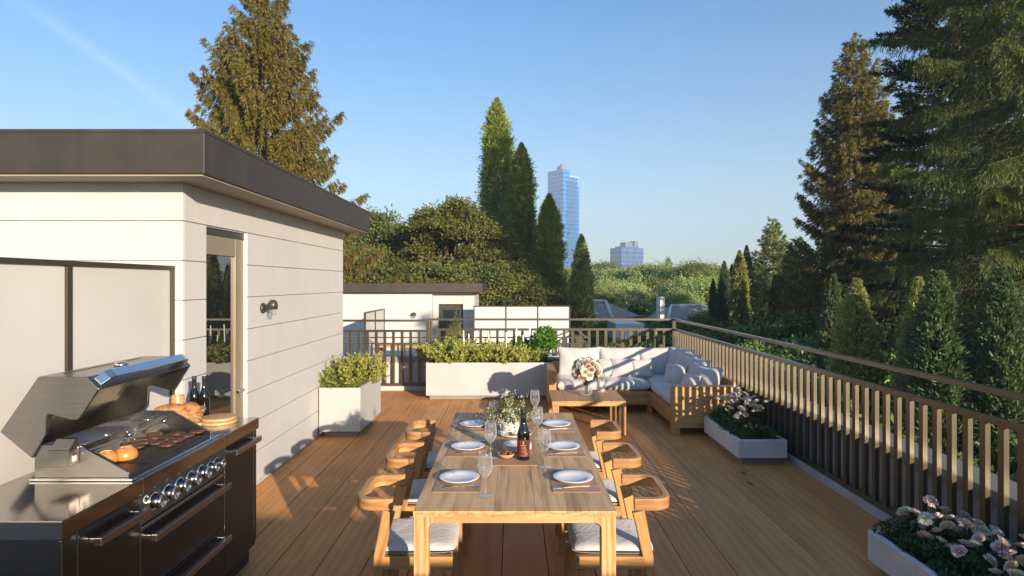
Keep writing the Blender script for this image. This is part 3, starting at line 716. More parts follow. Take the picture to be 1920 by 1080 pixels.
def column(seed, H_, Rr, mat, n=900, m=14, ls=.16, lw=.045, pk=.8, low=.15, outw=.5, lump=.25, tl=.45):
    """columnar conifer: upswept tufts around a narrow spire"""
    rng = np.random.default_rng(seed); t = rng.random(n)**.85; az = rng.random(n)*6.283
    prof = np.minimum(1, (t+low)/(low+.22))*(1-np.exp(-(1-t)*H_*pk))*(1+lump*np.sin(az*3+t*23+seed)+lump*.6*np.sin(az*5-t*41)+lump*.7*np.sin(az+t*9+seed*2)); rad = Rr*prof*(.72+.33*rng.random(n))+.03
    o = np.stack([np.cos(az), np.sin(az), 0*az], 1); base = o*(rad*.72)[:, None]; base[:, 2] = t*H_*.985
    td = unit(o*outw*(.6+.8*rng.random((n, 1)))+np.array([0, 0, 1.])+rng.normal(size=(n, 3))*.15); tln = tl*(.6+.6*rng.random(n))*(.12+.88*np.clip((1-t)*H_*.35, 0, 1))
    u = rng.random((n, m)); q = base[:, None]+td[:, None]*(tln[:, None]*u)[..., None]+rng.normal(size=(n, m, 3))*(tln*.13)[:, None, None]
    d_ = td[:, None]+rng.normal(size=(n, m, 3))*.45+o[:, None]*.3
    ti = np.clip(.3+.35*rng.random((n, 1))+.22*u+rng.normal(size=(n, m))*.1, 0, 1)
    me = leaf_mesh('needles', q.reshape(-1, 3), d_.reshape(-1, 3), ls*(.7+.6*rng.random(n*m))*np.repeat(.35+.65*np.clip((1-t)*H_*.8, 0, 1), m), lw*np.repeat(.5+.5*np.clip((1-t)*H_*.8, 0, 1), m), ti.ravel(), mat, rng)
    tb = MB(); tb.tube([(0, 0, 0), (0, 0, H_*.5), (0, 0, H_*.93)], [.05+H_*.008, .03+H_*.004, .01], 6)
    return tb.mesh('trunk', M['bark']), me, n*m

def broad(seed, H_, Rr, mat, clumps=70, leaves=170, ls=.2, lw=.11, base=.35, cr=.2, flat=.75, trunk=True, solid=.5):
    """broadleaf tree: clumps of leaves over an uneven crown on forking limbs"""
    rng = np.random.default_rng(seed); c0 = np.array([0, 0, H_*(base+(1-base)/2)]); ax = np.array([Rr, Rr, H_*(1-base)/2])
    k = 6; lob = unit(rng.normal(size=(k, 3))); lob[:, 2] = np.abs(lob[:, 2])*.8-.1
    dirs = unit(rng.normal(size=(clumps, 3))); dirs[:, 2] = np.where(dirs[:, 2] < -.4, -dirs[:, 2], dirs[:, 2])
    bump_ = .78+.34*np.max(np.clip(dirs@lob.T, 0, 1)**3, axis=1)
    rad = (solid+(1-solid)*rng.random(clumps)**.6)*bump_; C = c0+dirs*ax*rad[:, None]*(1-cr*.6)
    crr = Rr*cr*(.7+.7*rng.random(clumps))
    q = unit(rng.normal(size=(clumps, leaves, 3))); q[..., 2] = np.where(q[..., 2] < -.2, -q[..., 2]*.6, q[..., 2])
    rr_ = (.55+.45*rng.random((clumps, leaves, 1))); off = q*rr_*crr[:, None, None]*np.array([1, 1, flat])
    off *= (1+.35*np.sin(q[..., :1]*7+q[..., 1:2]*9+np.arange(clumps)[:, None, None]))
    P = C[:, None]+off; D = q+rng.normal(size=q.shape)*.8; D[..., 2] -= .25
    N = q+rng.normal(size=q.shape)*.36+np.array([0, 0, .3])
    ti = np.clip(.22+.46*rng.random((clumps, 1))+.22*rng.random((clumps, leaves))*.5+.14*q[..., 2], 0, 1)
    me = leaf_mesh('leaves', P.reshape(-1, 3), D.reshape(-1, 3), ls*(.6+.7*rng.random(clumps*leaves)), lw, ti.ravel(), mat, rng, N=N.reshape(-1, 3))
    tb = MB(); tr = max(.02, H_*.022)
    if trunk:
        fork = H_*base*.8; tb.tube([(0, 0, 0), (.02*H_, 0, fork*.6), (0, .01*H_, fork)], [tr, tr*.8, tr*.65], 8)
        for i in rng.choice(clumps, min(16, clumps), replace=False):
            e = C[i]; md = np.array([e[0]*.45, e[1]*.45, fork+(e[2]-fork)*.55+.1*Rr*rng.normal()*.3]); tb.tube([(0, .01*H_, fork*.95), tuple(md), tuple(e)], [tr*.42, tr*.24, tr*.06], 5, cap=False)
    else:
        for i in rng.choice(clumps, min(14, clumps), replace=False): e = C[i]; tb.tube([(0, 0, 0), tuple(np.array([e[0]*.4, e[1]*.4, e[2]*.55])), tuple(e)], [tr*.5, tr*.35, tr*.1], 4, cap=False)
    return tb.mesh('trunk', M['bark']), me, clumps*leaves

NF = [0]
def plant(name, label, cat, loc, proto, rz=0., sc=None, group=None, crown='crown', trunk='trunk'):
    t_ = T(name, label, cat, loc, group); t_.rotation_euler = (0, 0, rz)
    if sc: t_.scale = sc if isinstance(sc, tuple) else (sc, sc, sc)
    inst(trunk, proto[0], t_, (0, 0, 0)); inst(crown, proto[1], t_, (0, 0, 0)); NF[0] += proto[2]; return t_

# flower heads: cupped petals in whorls
def flower_mesh(kind, rad, mat, seed):
    rng = np.random.default_rng(seed); V, Fc, Ti = [], [], []
    layers = {'rose': 7, 'dahlia': 8, 'small': 2}[kind]
    for l in range(layers):
        f = l/(layers-1 or 1); cnt = {'rose': max(3, 7-l//2), 'dahlia': 18-l, 'small': 5}[kind]; el = R({'rose': 18+74*f, 'dahlia': 2+82*f, 'small': 20}[kind])
        for k in range(cnt):
            az = 6.283*(k+.5*(l % 2))/cnt+rng.normal()*.12; o = np.array([math.cos(az), math.sin(az), 0.]); e2 = el+rng.normal()*.09
            D = o*math.cos(e2)+np.array([0, 0, math.sin(e2)]); S = np.array([-o[1], o[0], 0.]); Nn = np.cross(D, S)*-1; Nn = Nn if Nn[2] > -.2 else -Nn
            Nn = np.array([0, 0, 1.])*math.cos(e2)-o*math.sin(e2)
            L = rad*(1-(.42 if kind == 'rose' else .5)*f)*(.92+.16*rng.random()); W = rad*{'rose': .95, 'dahlia': .34, 'small': .8}[kind]*(1-.45*f); B = o*rad*(.10*(1-f)+.02)+np.array([0, 0, rad*.10*f])
            cup = .30 if kind == 'rose' else .18
            P = [(0, 0, 0), (-.36, .42, cup*.5), (0, .42, 0.02), (.36, .42, cup*.5), (-.48, .78, cup*.9), (0, .80, .10), (.48, .78, cup*.9), (-.20, .98, cup*.75), (.20, .98, cup*.75), (0, 1.0, cup*.4)]
            n0 = len(V); V += [B+S*W*x+D*L*y+Nn*W*z for x, y, z in P]; Ti += [.75-.5*f+.25*y+rng.normal()*.04 for x, y, z in P]
            Fc += [tuple(n0+i for i in q) for q in ((0, 2, 1), (0, 3, 2), (1, 2, 5, 4), (2, 3, 6, 5), (4, 5, 9, 7), (5, 6, 8, 9))]
    if kind == 'dahlia':
        pass
    me = bpy.data.meshes.new('flower'); me.from_pydata([tuple(v) for v in V], [], Fc); at = me.attributes.new('tint', 'FLOAT', 'POINT'); at.data.foreach_set('value', np.clip(np.array(Ti), 0, 1).astype('f'))
    me.materials.append(mat); me.polygons.foreach_set('use_smooth', [True]*len(Fc)); me.update(); return me

# ------------------------------------------------------------------ planters
def planter(name, label, x0, x1, y0, y1, z0, z1, rim, mat, loc=None, ins=.05):
    t_ = T(name, label, 'planter', ((x0+x1)/2, (y0+y1)/2, 0))
    q = MB(); 
    # walled box: outer faces, rim, inner faces
    o = [(x0, y0), (x1, y0), (x1, y1), (x0, y1)]; i = [(x0+rim, y0+rim), (x1-rim, y0+rim), (x1-rim, y1-rim), (x0+rim, y1-rim)]
    vs = [(*p_, z0) for p_ in o]+[(*p_, z1) for p_ in o]+[(*p_, z1) for p_ in i]+[(*p_, z1-.09) for p_ in i]
    fs = [(3, 2, 1, 0)]
    for k in range(4):
        j = (k+1) % 4; fs += [(k, j, 4+j, 4+k), (4+k, 4+j, 8+j, 8+k), (8+k, 8+j, 12+j, 12+k)]
    q._add(vs, fs); q.build('box', mat, t_, bevel=.006)
    q = MB(); q.box(x0+ins, x1-ins, y0+ins, y1-ins, 0, z0+.001); q.build('plinth', M['plinth'], t_)
    q = MB(); n = 24; vs, fs = [], []
    for a in range(n+1):
        for b in range(n+1): vs.append((x0+rim*.9+(x1-x0-1.8*rim)*a/n, y0+rim*.9+(y1-y0-1.8*rim)*b/n, z1-.06+.02*math.sin(a*1.9+b)*math.cos(b*2.3)))
    for a in range(n):
        for b in range(n): k = a*(n+1)+b; fs.append((k, k+n+1, k+n+2, k+1))
    q._add(vs, fs, None, True); q.build('soil', M['soil'], t_); return t_
planter('tall_planter', 'tall cream box planter with shrubs against the boarded wall', -2.195, -1.724, 6.85, 7.92, .06, .56, .045, M['planter'])
planter('long_planter', 'long cream planter trough with shrubs in front of the back railing', -1.293, .90, 9.05, 9.90, .06, .557, .05, M['planter'])
planter('flower_trough', 'pale concrete flower trough between the sofa arm and the right railing', 2.175, 2.647, 5.79, 6.83, .067, .242, .04, M['concrete'])
planter('flower_trough', 'pale concrete flower trough in the lower right corner of the deck', 2.175, 2.647, 2.45, 3.69, .062, .242, .04, M['concrete'])

def spriggy(seed, w_, l_, h_, mat, stems=150, m=46, ls=.022, lw=.013, spread=.5, curl=.2):
    """upright bushy shrub of many leafy twigs"""
    rng = np.random.default_rng(seed); a = rng.random(stems)*6.283; r0 = np.sqrt(rng.random(stems))
    base = np.stack([np.cos(a)*r0*w_*.28, np.sin(a)*r0*l_*.28, 0*a], 1)
    td = np.stack([np.cos(a)*r0*w_*spread, np.sin(a)*r0*l_*spread, h_*(1-.35*r0**2)*(.45+.75*rng.random(stems))], 1)
    u = rng.random((stems, m))**.7; P = base[:, None]+td[:, None]*u[..., None]; side = unit(rng.normal(size=(stems, 3))); P += side[:, None]*(curl*h_*.3*np.sin(u*3))[..., None]
    P += rng.normal(size=P.shape)*h_*.025
    D = unit(td)[:, None]*.5+rng.normal(size=P.shape)*.6; D[..., 2] += .2
    ti = np.clip(.15+.5*u+.2*rng.random((stems, 1))+rng.normal(size=u.shape)*.1, 0, 1)
    me = leaf_mesh('leaves', P.reshape(-1, 3), D.reshape(-1, 3), ls*(.6+.8*rng.random(stems*m)), lw, ti.ravel(), mat, rng)
    tb = MB()
    for k in range(0, stems, 3): tb.tube([tuple(base[k]), tuple(base[k]+td[k]*.5+side[k]*curl*h_*.3), tuple(base[k]+td[k]*.95)], [.003, .0022, .0012], 3, cap=False)
    return tb.mesh('stems', M['bark']), me, stems*m
G_ = dict(crown='foliage', trunk='stem')
yl = spriggy(1, .66, .86, .34, M['f_shrub'], 170, 70, .036, .022, .62, .3)
fine = spriggy(2, .46, .50, .22, M['f_fine'], 260, 40, .03, .005, .45)
plant('flowering_shrub', 'yellow-green shrub spilling over the tall planter by the wall', 'shrub', (-1.93, 7.42, .50), yl, 0, (.78, 1, 1.0), **G_)
plant('herb_plant', 'low feathery green herb at the near end of the tall planter', 'plant', (-1.985, 7.06, .50), fine, 0, (.78, .75, 1.0), **G_)
ls_ = spriggy(4, .60, .66, .36, M['f_shrub'], 130, 70, .040, .025, .62, .3)
for k, (x, y, s, lab) in enumerate([(-.93, 9.42, 1.05, 'yellow-green shrub at the left end of the long planter'), (-.55, 9.5, 1.0, 'yellow-green shrub second from the left in the long planter'), (-.17, 9.42, .85, 'yellow-green shrub in the middle of the long planter'),
                                    (.13, 9.4, .75, 'low yellow-green shrub left of the leafy round bush in the long planter')]):
    plant('flowering_shrub', lab, 'shrub', (x, y, .49), ls_, k*1.7, (s, s, s*.95), 'shrubs in the long planter', **G_)
bush = broad(21, .62, .21, M['f_bush'], 60, 130, .045, .03, .02, .35, .9, trunk=False)
plant('leafy_bush', 'tall round bright green bush at the right end of the long planter', 'bush', (.52, 9.55, .47), bush, 0, (1, 1, 1.0), **G_)
plant('leafy_bush', 'small bright green bush just left of the tall round one in the long planter', 'bush', (.16, 9.72, .47), bush, 2, (.75, .75, .72), **G_)
q = MB(); q.box(-.008, .008, -.002, .002, 0, .42); stk = q.mesh('plant_stake', M['stake'])
for k, (px, py) in enumerate([(871, 620), (879, 626), (888.5, 622), (918, 620), (949.5, 623), (967, 608), (983, 628), (994, 610)]):
    Y = 9.62; z = PZ(py, Y); tag(inst('plant_stake', stk, None, (PX(px, Y), Y, z-.42), (0, (k % 3-1)*.04, 0)), 'white plant stake sticking up from the shrubs of the long planter', 'stake', 'white stakes in the long planter')

# flower troughs' plants
fm = {'rw': flower_mesh('rose', .036, M['p_white'], 1), 'rp': flower_mesh('rose', .04, M['p_lilac'], 2), 'rr': flower_mesh('rose', .038, M['p_peach'], 3), 'rk': flower_mesh('rose', .036, M['p_pink'], 7),
      'rd': flower_mesh('rose', .034, M['p_rose'], 8), 'dw': flower_mesh('dahlia', .042, M['p_white'], 4), 'dl': flower_mesh('dahlia', .04, M['p_lilac'], 5), 'sw': flower_mesh('small', .010, M['p_white'], 6)}
def bedplant(seed, label, cx, cy, w_, l_, z, h_, nfl, fbox, sfl=1.0, n=6500):
    rng = np.random.default_rng(seed); rr = random.Random(seed)
    t_ = T('flowering_plant', label, 'plant', (cx, cy, z))
    K = 150; C = np.stack([(rng.random(K)-.5)*w_, (rng.random(K)-.5)*l_, rng.random(K)**.6*h_], 1); C[:, 2] *= (1-.6*np.abs(C[:, 0]/w_*2)**3)
    m = n//K; q_ = unit(rng.normal(size=(K, m, 3))); q_[..., 2] = np.abs(q_[..., 2])*.9; P = C[:, None]+q_*(.035+.02*rng.random((K, 1, 1)))
    D = q_+rng.normal(size=q_.shape)*.6; ti = np.clip(.25+.35*rng.random((K, 1))+.25*q_[..., 2]+rng.normal(size=(K, m))*.1, 0, 1)
    me = leaf_mesh('foliage', P.reshape(-1, 3), D.reshape(-1, 3), .024*(.7+.6*rng.random(K*m)), .013, ti.ravel(), M['f_bed'], rng, N=(q_+rng.normal(size=q_.shape)*.5).reshape(-1, 3))
    inst('foliage', me, t_, (0, 0, 0)); st = MB()
    kinds = ['rp', 'dw', 'rk', 'rr', 'dl', 'rw', 'rp', 'dl']; pts = []
    for k in range(nfl):
        for _ in range(30):
            x = fbox[0]+(fbox[1]-fbox[0])*rr.random(); y = fbox[2]+(fbox[3]-fbox[2])*rr.random()
            if all((x-a)**2+(y-b)**2 > .055**2 for a, b in pts): break
        pts.append((x, y)); zz = h_*(.95+.75*rr.random()*(1 if k % 3 else 1.5))*fbox[4]
        st.tube([(x*.8, y*.95, 0), (x, y, zz)], .0022, 4, cap=False)
        tx, ty = -.55+rr.random()*.6, -.45+rr.random()*.6
        inst('flower', fm[kinds[k % 8]], t_, (x, y, zz), (-ty+.3, tx*.9, rr.random()*6), (sfl*(.85+.35*rr.random()),)*3)
    st.build('stem', M['f_bed'], t_, world=False); return t_
bedplant(11, 'pale pink and lilac flowers over dark green leaves in the trough beside the sofa', 2.41, 6.30, .37, .93, .17, .17, 44, (-.18, .19, -.2, .47, 1.35), .92, 9000)
bedplant(12, 'white, pink and peach roses and dahlias in the trough at the lower right corner', 2.42, 3.08, .37, 1.12, .18, .14, 64, (-.13, .22, -.5, .54, 1.1), .88, 14000)

# ------------------------------------------------------------------ sofa
SF = T('corner_sofa', 'L-shaped wooden corner sofa frame with slatless box arms in the far right corner', 'sofa', (2.1, 8.2, 0))
SF['label'] = 'L-shaped wooden outdoor corner sofa with pale seat cushions in the far right corner'
W_ = M['sofa_wood']
q = MB(); q.box(1.843, 2.62, 6.90, 7.03, .09, .564, grain=0); q.box(1.843, 1.925, 6.90, 7.03, 0, .0895, grain=2); q.box(2.54, 2.62, 6.90, 7.03, 0, .0895, grain=2); q.build('arm', W_, SF, bevel=.004)
q = MB(); q.box(.50, .60, 8.12, 8.93, .09, .564, grain=2); q.box(.50, .60, 8.12, 8.22, 0, .0895, grain=2); q.box(.50, .60, 8.83, 8.93, 0, .0895, grain=2); q.build('arm', W_, SF, bevel=.004)
q = MB(); q.box(.602, 1.85, 8.08, 8.12, .12, .30, grain=0); q.box(1.846, 1.886, 7.032, 8.12, .12, .30, grain=1); q.box(.602, 2.60, 8.12, 8.85, .20, .285, grain=0); q.box(1.888, 2.60, 7.032, 8.118, .20, .283, grain=1); q.build('seat_frame', W_, SF, bevel=.003)
q = MB(); q.box(.602, 2.62, 8.88, 8.93, .12, .60, grain=0); q.build('backrest', W_, SF, bevel=.003)
q = MB(); q.box(2.58, 2.62, 7.032, 8.878, .12, .60, grain=1); q.build('backrest', W_, SF, bevel=.003)
for (x, y) in ((1.25, 8.84), (2.55, 8.82), (1.86, 8.07+.06)):
    q = MB(); q.box(x-.035, x+.035, y-.035, y+.035, 0, .118, grain=2); q.build('leg', W_, SF, bevel=.002)
def seatpad(nm, x0, x1, y0, y1, z0, z1, label, seed=0):
    q = MB(); n = 20; vs, fs = [], []
    for side in (1, -1):
        for i in range(n+1):
            for j in range(n+1):
                u, v = math.sin((-1+2*i/n)*math.pi/2), math.sin((-1+2*j/n)*math.pi/2)
                t = (max(0, 1-abs(u)**9)**.38)*(max(0, 1-abs(v)**9)**.38)
                puff = .012*(1-u*u)*(1-v*v)+.004*math.sin(u*4+seed)*math.cos(v*3+seed)
                vs.append(((x0+x1)/2+u*(x1-x0)/2, (y0+y1)/2+v*(y1-y0)/2, (z0+z1)/2+side*((z1-z0)/2*t+(puff if side > 0 else 0))))
    N = (n+1)**2
    for side in (0, 1):
        for i in range(n):
            for j in range(n):
                a = side*N+i*(n+1)+j; qd = (a, a+n+1, a+n+2, a+1); fs.append(qd if side == 0 else qd[::-1])
    q._add(vs, fs, None, True); return tag(q.build(nm, M['cushion'], None), label, 'cushion', 'seat cushions of the corner sofa')
seatpad('seat_cushion', .612, 1.245, 8.09, 8.86, .29, .44, 'thick ivory seat cushion at the left end of the sofa, by its left arm', 1)
seatpad('seat_cushion', 1.25, 1.86, 8.09, 8.86, .29, .44, 'thick ivory seat cushion in the middle of the sofa back run', 2)
seatpad('seat_cushion', 1.865, 2.575, 8.06, 8.86, .29, .44, 'thick ivory seat cushion in the inner corner of the sofa', 3)
seatpad('seat_cushion', 1.852, 2.575, 7.56, 8.055, .29, .44, 'thick ivory seat cushion next to the corner on the right run of the sofa', 4)
seatpad('seat_cushion', 1.852, 2.575, 7.04, 7.555, .29, .44, 'thick ivory seat cushion against the right arm of the sofa', 5)
def pillow(x, y, z, W__, H__, T__, rx, rz, ry=0, label='', g='scatter pillows on the sofa', sd=0):
    m = Matrix.Rotation(ry, 4, 'Y'); q = MB(); q.cushion(W__, H__, T__, m, .075, 18)
    rg = random.Random(sd)
    q.v = [(a, b+.006*math.sin(a*31+c_*17+sd)*(1 if b > 0 else -1), c_) for a, b, c_ in q.v]
    o = q.build('pillow', M['cushion'], None, loc=(0, 0, 0)); o.rotation_euler = (rx, 0, rz); o.location = (x, y, z); return tag(o, label, 'pillow', g)
zb = .62
for k, (px, lab) in enumerate([(1086, 'large ivory back pillow at the left end of the sofa'), (1164, 'large ivory back pillow, middle one along the back run'), (1238, 'large ivory back pillow beside the sofa corner on the back run')]):
    pillow(PX(px, 8.68), 8.71, .612, .62, .44, .17, R(-14), R((k-1)*2), 0, lab, 'large back pillows', k)
for k, (y, z, rz, lab, s) in enumerate([(8.50, .64, 62, 'large ivory back pillow in the sofa corner, first along the right run', 1), (8.16, .62, 68, 'large ivory back pillow second from the corner along the right run', 1), (7.78, .60, 72, 'large ivory back pillow third from the corner along the right run', .98), (7.34, .565, 60, 'large ivory back pillow nearest the right arm of the sofa', .98)]):
    pillow(2.36 if k < 3 else 2.34, y, z-.015, .50*s, .43*s, .18, R(-17), R(-rz), R(0), lab, 'large back pillows', 10+k)
pillow(PX(1145, 8.5), 8.50, .555, .36, .27, .12, R(-20), R(3), 0, 'small ivory pillow behind the pink bouquet on the sofa', sd=21)
pillow(PX(1169, 8.45), 8.45, .56, .36, .28, .13, R(-22), R(-4), 0, 'small ivory pillow in the middle of the sofa back run', sd=22)
pillow(PX(1203, 8.42), 8.42, .56, .30, .26, .12, R(-20), R(2), 0, 'small ivory pillow nearest the corner on the sofa back run', sd=23)
pillow(2.14, 7.90, .555, .33, .29, .13, R(-22), R(-52), 0, 'small ivory pillow leaning on the right run near the sofa corner', sd=24)
pillow(2.16, 7.30, .535, .27, .23, .11, R(-20), R(-58), 0, 'smallest ivory pillow in front of the pillow by the right arm', sd=25)

# ------------------------------------------------------------------ coffee table
CT = T('coffee_table', 'low wooden coffee table with thick top in front of the corner sofa', 'table', (.89, 7.3, 0))
q = MB(); 
for i in range(5): a = .462+.853*i/5; q.box(a, a+.853/5-.0015, 6.93, 7.66, .335, .393, grain=0)
q.build('tabletop', W_, CT, bevel=.003)
for (x, y) in ((.462, 6.932), (1.235, 6.932), (.462, 7.578), (1.235, 7.578)):
    q = MB(); q.box(x+.001, x+.079, y, y+.08, 0, .334, grain=2); q.build('leg', W_, CT, bevel=.003)
for x in (1.0, ):
    pass
# rose bouquet in a glass vase
q = MB(); q.lathe([(0, .002), (.04, .002), (.062, .02), (.07, .05), (.062, .085), (.048, .105), (.05, .125), (.048, .125), (.046, .105), (.058, .085), (.066, .05), (.058, .022), (.04, .006), (0, .006)], (.90, 7.28, .3945), 32); tag(q.build('glass_vase', M['wineglass'], None), 'round clear glass vase on the coffee table', 'vase')
def bouquet(name, label, loc, rad, cz, nflow, kinds, seed, squash=1.0, fs=1.0, nleaf=2200, lsz=.035, stems_z=.01, spread=1.0):
    rng = np.random.default_rng(seed); rr = random.Random(seed); t_ = T(name, label, 'flowers', loc); st = MB()
    dirs = []
    for k in range(nflow):
        z = 1-1.35*(k+.5)/nflow; a = k*2.39996+rr.random()*.4; r_ = math.sqrt(max(0, 1-z*z)); dirs.append((r_*math.cos(a), r_*math.sin(a), z))
    for k, d_ in enumerate(dirs):
        rad_ = rad*(.82+.2*rr.random()); p_ = (d_[0]*rad_, d_[1]*rad_, cz+d_[2]*rad_*squash)
        st.tube([(d_[0]*.012, d_[1]*.012, stems_z), (d_[0]*.02, d_[1]*.02, cz*.45), p_], .0025, 4, cap=False)
        o = inst('flower', fm[kinds[k % len(kinds)]], t_, p_, None, (fs*(.85+.3*rr.random()),)*3); o.rotation_mode = 'QUATERNION'; o.rotation_quaternion = Vector(d_).to_track_quat('Z', 'Y')
    q_ = unit(rng.normal(size=(nleaf, 3))); q_[:, 2] = np.where(q_[:, 2] < -.5, .3, q_[:, 2]); P = q_*(rad*(.55+.55*rng.random((nleaf, 1))))*np.array([1, 1, squash])+np.array([0, 0, cz])
    me = leaf_mesh('foliage', P, q_+rng.normal(size=q_.shape)*.5, lsz*(.6+.7*rng.random(nleaf)), lsz*.5, np.clip(rng.random(nleaf)*.8, 0, 1), M['f_bouquet'], rng); inst('foliage', me, t_, (0, 0, 0))
    st.build('stem', M['f_bouquet'], t_, world=False); return t_
bouquet('rose_bouquet', 'round bouquet of pink and cream roses in the glass vase on the coffee table', (.90, 7.28, .398), .15, .28, 44, ['rw', 'rk', 'rw', 'rd', 'rw', 'rk'], 5, 1.05, 1.45, 1000, .03, .012)
HC = T('hurricane_candle', 'white pillar candle in a tall clear glass cylinder on the coffee table', 'candle', (1.11, 7.52, .394))
q = MB(); q.lathe([(0, .002), (.054, .002), (.055, .006), (.055, .23), (.053, .23), (.053, .012), (0, .012)], (0, 0, 0), 32); q.build('glass_cylinder', M['wineglass'], HC, world=False)
q = MB(); q.lathe([(0, .013), (.04, .013), (.041, .016), (.041, .125), (.037, .13), (.01, .127), (0, .127)], (0, 0, 0), 28); q.build('candle', M['wax'], HC, world=False)
# sprays in the stoneware vase
rng = np.random.default_rng(77); rr = random.Random(77)
VB = T('blossom_branches', 'loose leafy branches with tiny white blossoms in the stoneware vase', 'flowers', (-.012, 3.93, .86)); st = MB(); LP, LD, LT, BP = [], [], [], []
for k in range(46):
    a = rr.random()*6.283; el = R(12+75*rr.random()); Ln = .12+.13*rr.random(); 
    o = Vector((math.cos(a)*math.cos(el), math.sin(a)*math.cos(el), math.sin(el)))
    if k in (0, 1, 2, 3, 4, 5): a = R(-100+rr.random()*50); o = Vector((math.cos(a)*.55, math.sin(a)*.55, -.1)); Ln = .14
    pts = [Vector((0, 0, .0))]; 
    for i in range(6):
        s = (i+1)/6; pts.append(o*Ln*s+Vector((0, 0, -.05*s*s if k > 5 else -.14*s*s+.02*s))+Vector((rr.gauss(0, .006), rr.gauss(0, .006), rr.gauss(0, .006))))
    st.tube(pts, [.0016]*4+[.001]*3, 4, cap=False)
    for i in range(2, 7):
        for j in range(9):
            p_ = pts[i]+(pts[i]-pts[i-1])*rr.random()*-1+Vector([rr.gauss(0, .009) for _ in range(3)]); LP.append(p_); LD.append(o*.4+Vector([rr.gauss(0, .7) for _ in range(3)])); LT.append(rr.random())
        if rr.random() < .75: BP += [pts[i]+Vector([rr.gauss(0, .012) for _ in range(3)]) for _ in range(3)]
for (cx, cz, s) in ((-.045, -.005, .022), (-.02, .07, .02), (-.04, -.07, .016)):
    for j in range(26): BP.append(Vector((cx+rr.gauss(0, s*.6), -.07+rr.gauss(0, s*.5), cz+rr.gauss(0, s*.6))))
me = leaf_mesh('foliage', np.array(LP), np.array(LD), .017*(.6+.8*rng.random(len(LP))), .010, np.array(LT), M['f_bouquet'], rng); inst('foliage', me, VB, (0, 0, 0)); st.build('stem', M['bark'], VB, world=False)
BA = np.repeat(np.array(BP), 5, 0); me = leaf_mesh('blossom', BA, unit(rng.normal(size=BA.shape)), .0065, .006, rng.random(len(BA)), M['p_white'], rng); inst('blossom', me, VB, (0, 0, 0))

# ------------------------------------------------------------------ grill island
BX0, BX1, BY0, BY1 = -2.16, -1.604, 2.15, 3.82
BQ = T('grill_island', 'long stainless steel outdoor kitchen island with open-lidded gas grill', 'grill', (-1.88, 3.0, 0))
q = MB(); q.box(BX0+.02, BX1-.03, BY0+.02, BY1-.015, .11, .829); cab = q.build('cabinet', M['blacksteel'], BQ)
q = MB(); q.box(BX0+.03, BX1-.05, BY0+.04, BY1-.03, 0, .1095); q.build('plinth', M['black'], BQ)
q = MB(); q.box(BX0+.02, BX1-.022, BY0+.014, BY1-.008, .10, .125); q.build('base_rail', M['blacksteel'], BQ, bevel=.002)
g1, g2 = 2.62, 3.39
gx0, gx1, gy0, gy1 = -2.06, -1.655, 2.60, 3.32
q = MB(); 
q.box(BX0, BX1, BY0, g1-.001, .832, .90); q.box(BX0, BX1, g1+.001, g2-.001, .832, .9002); q.box(BX0, BX1, g2+.001, BY1, .832, .90); q.build('countertop', M['counter'], BQ, bevel=.003)
fx = BX1-.028
def front(y0, y1, z0, z1, name, m='blacksteel', par=None, t=.016): 
    q = MB(); q.box(fx, fx+t, y0+.002, y1-.002, z0+.002, z1-.002); return q.build(name, M[m], par or BQ, bevel=.0025)
d1 = front(BY0+.09, g1, .13, .826, 'door'); d2 = front(g2, BY1-.05, .13, .826, 'door')
front(BY0+.012, BY0+.088, .13, .826, 'filler_panel'); front(BY1-.048, BY1-.008, .13, .826, 'filler_panel')
dA = front(g1, g2, .385, .672, 'drawer'); dB = front(g1, g2, .13, .383, 'drawer')
cp = front(g1, g2, .69, .829, 'control_panel', 'black', t=.014)
q = MB(); q.box(fx+.001, fx+.022, g1+.002, g2-.002, .674, .688); q.build('trim_strip', M['brushed'], BQ, bevel=.001)
def handle(y0, y1, z, par):
    q = MB(); q.box(fx+.045, fx+.072, y0, y1, z-.016, z+.016); q.box(fx+.016, fx+.046, y0+.012, y0+.03, z-.01, z+.01); q.box(fx+.016, fx+.046, y1-.03, y1-.012, z-.01, z+.01); q.build('handle', M['brushed'], par, bevel=.0025)
handle(g1+.03, g2-.03, .628, dA); handle(g1+.03, g2-.03, .335, dB); handle(BY0+.14, g1-.015, .765, d1); handle(g2+.03, BY1-.06, .785, d2)
for k, (y, rr_) in enumerate(((2.705, .031), (2.81, .031), (2.912, .031), (3.012, .031), (3.115, .031), (3.205, .024), (3.272, .024))):
    xk = fx+.014; z = .772
    q = MB(); q.lathe([(rr_*1.12, 0), (rr_*1.3, 0), (rr_*1.36, .006), (rr_*1.3, .014), (rr_*1.12, .016), (rr_*1.06, .004)], (xk, y, z), 28, axis='X'); q.build('knob_ring', M['chrome'], cp)
    q = MB(); q.lathe([(0, .002), (rr_*.86, .002), (rr_*.9, .01), (rr_*.9, .04), (rr_*.8, .041)], (xk, y, z), 28, axis='X'); kb = q.build('knob', M['blacksteel'], cp)
    q = MB(); q.lathe([(rr_*.88, .038), (rr_*1.0, .042), (rr_*1.0, .052), (rr_*.9, .056), (rr_*.78, .056), (rr_*.74, .05), (0, .05)], (xk, y, z), 28, axis='X'); q.build('knob_face', M['chrome'], kb)
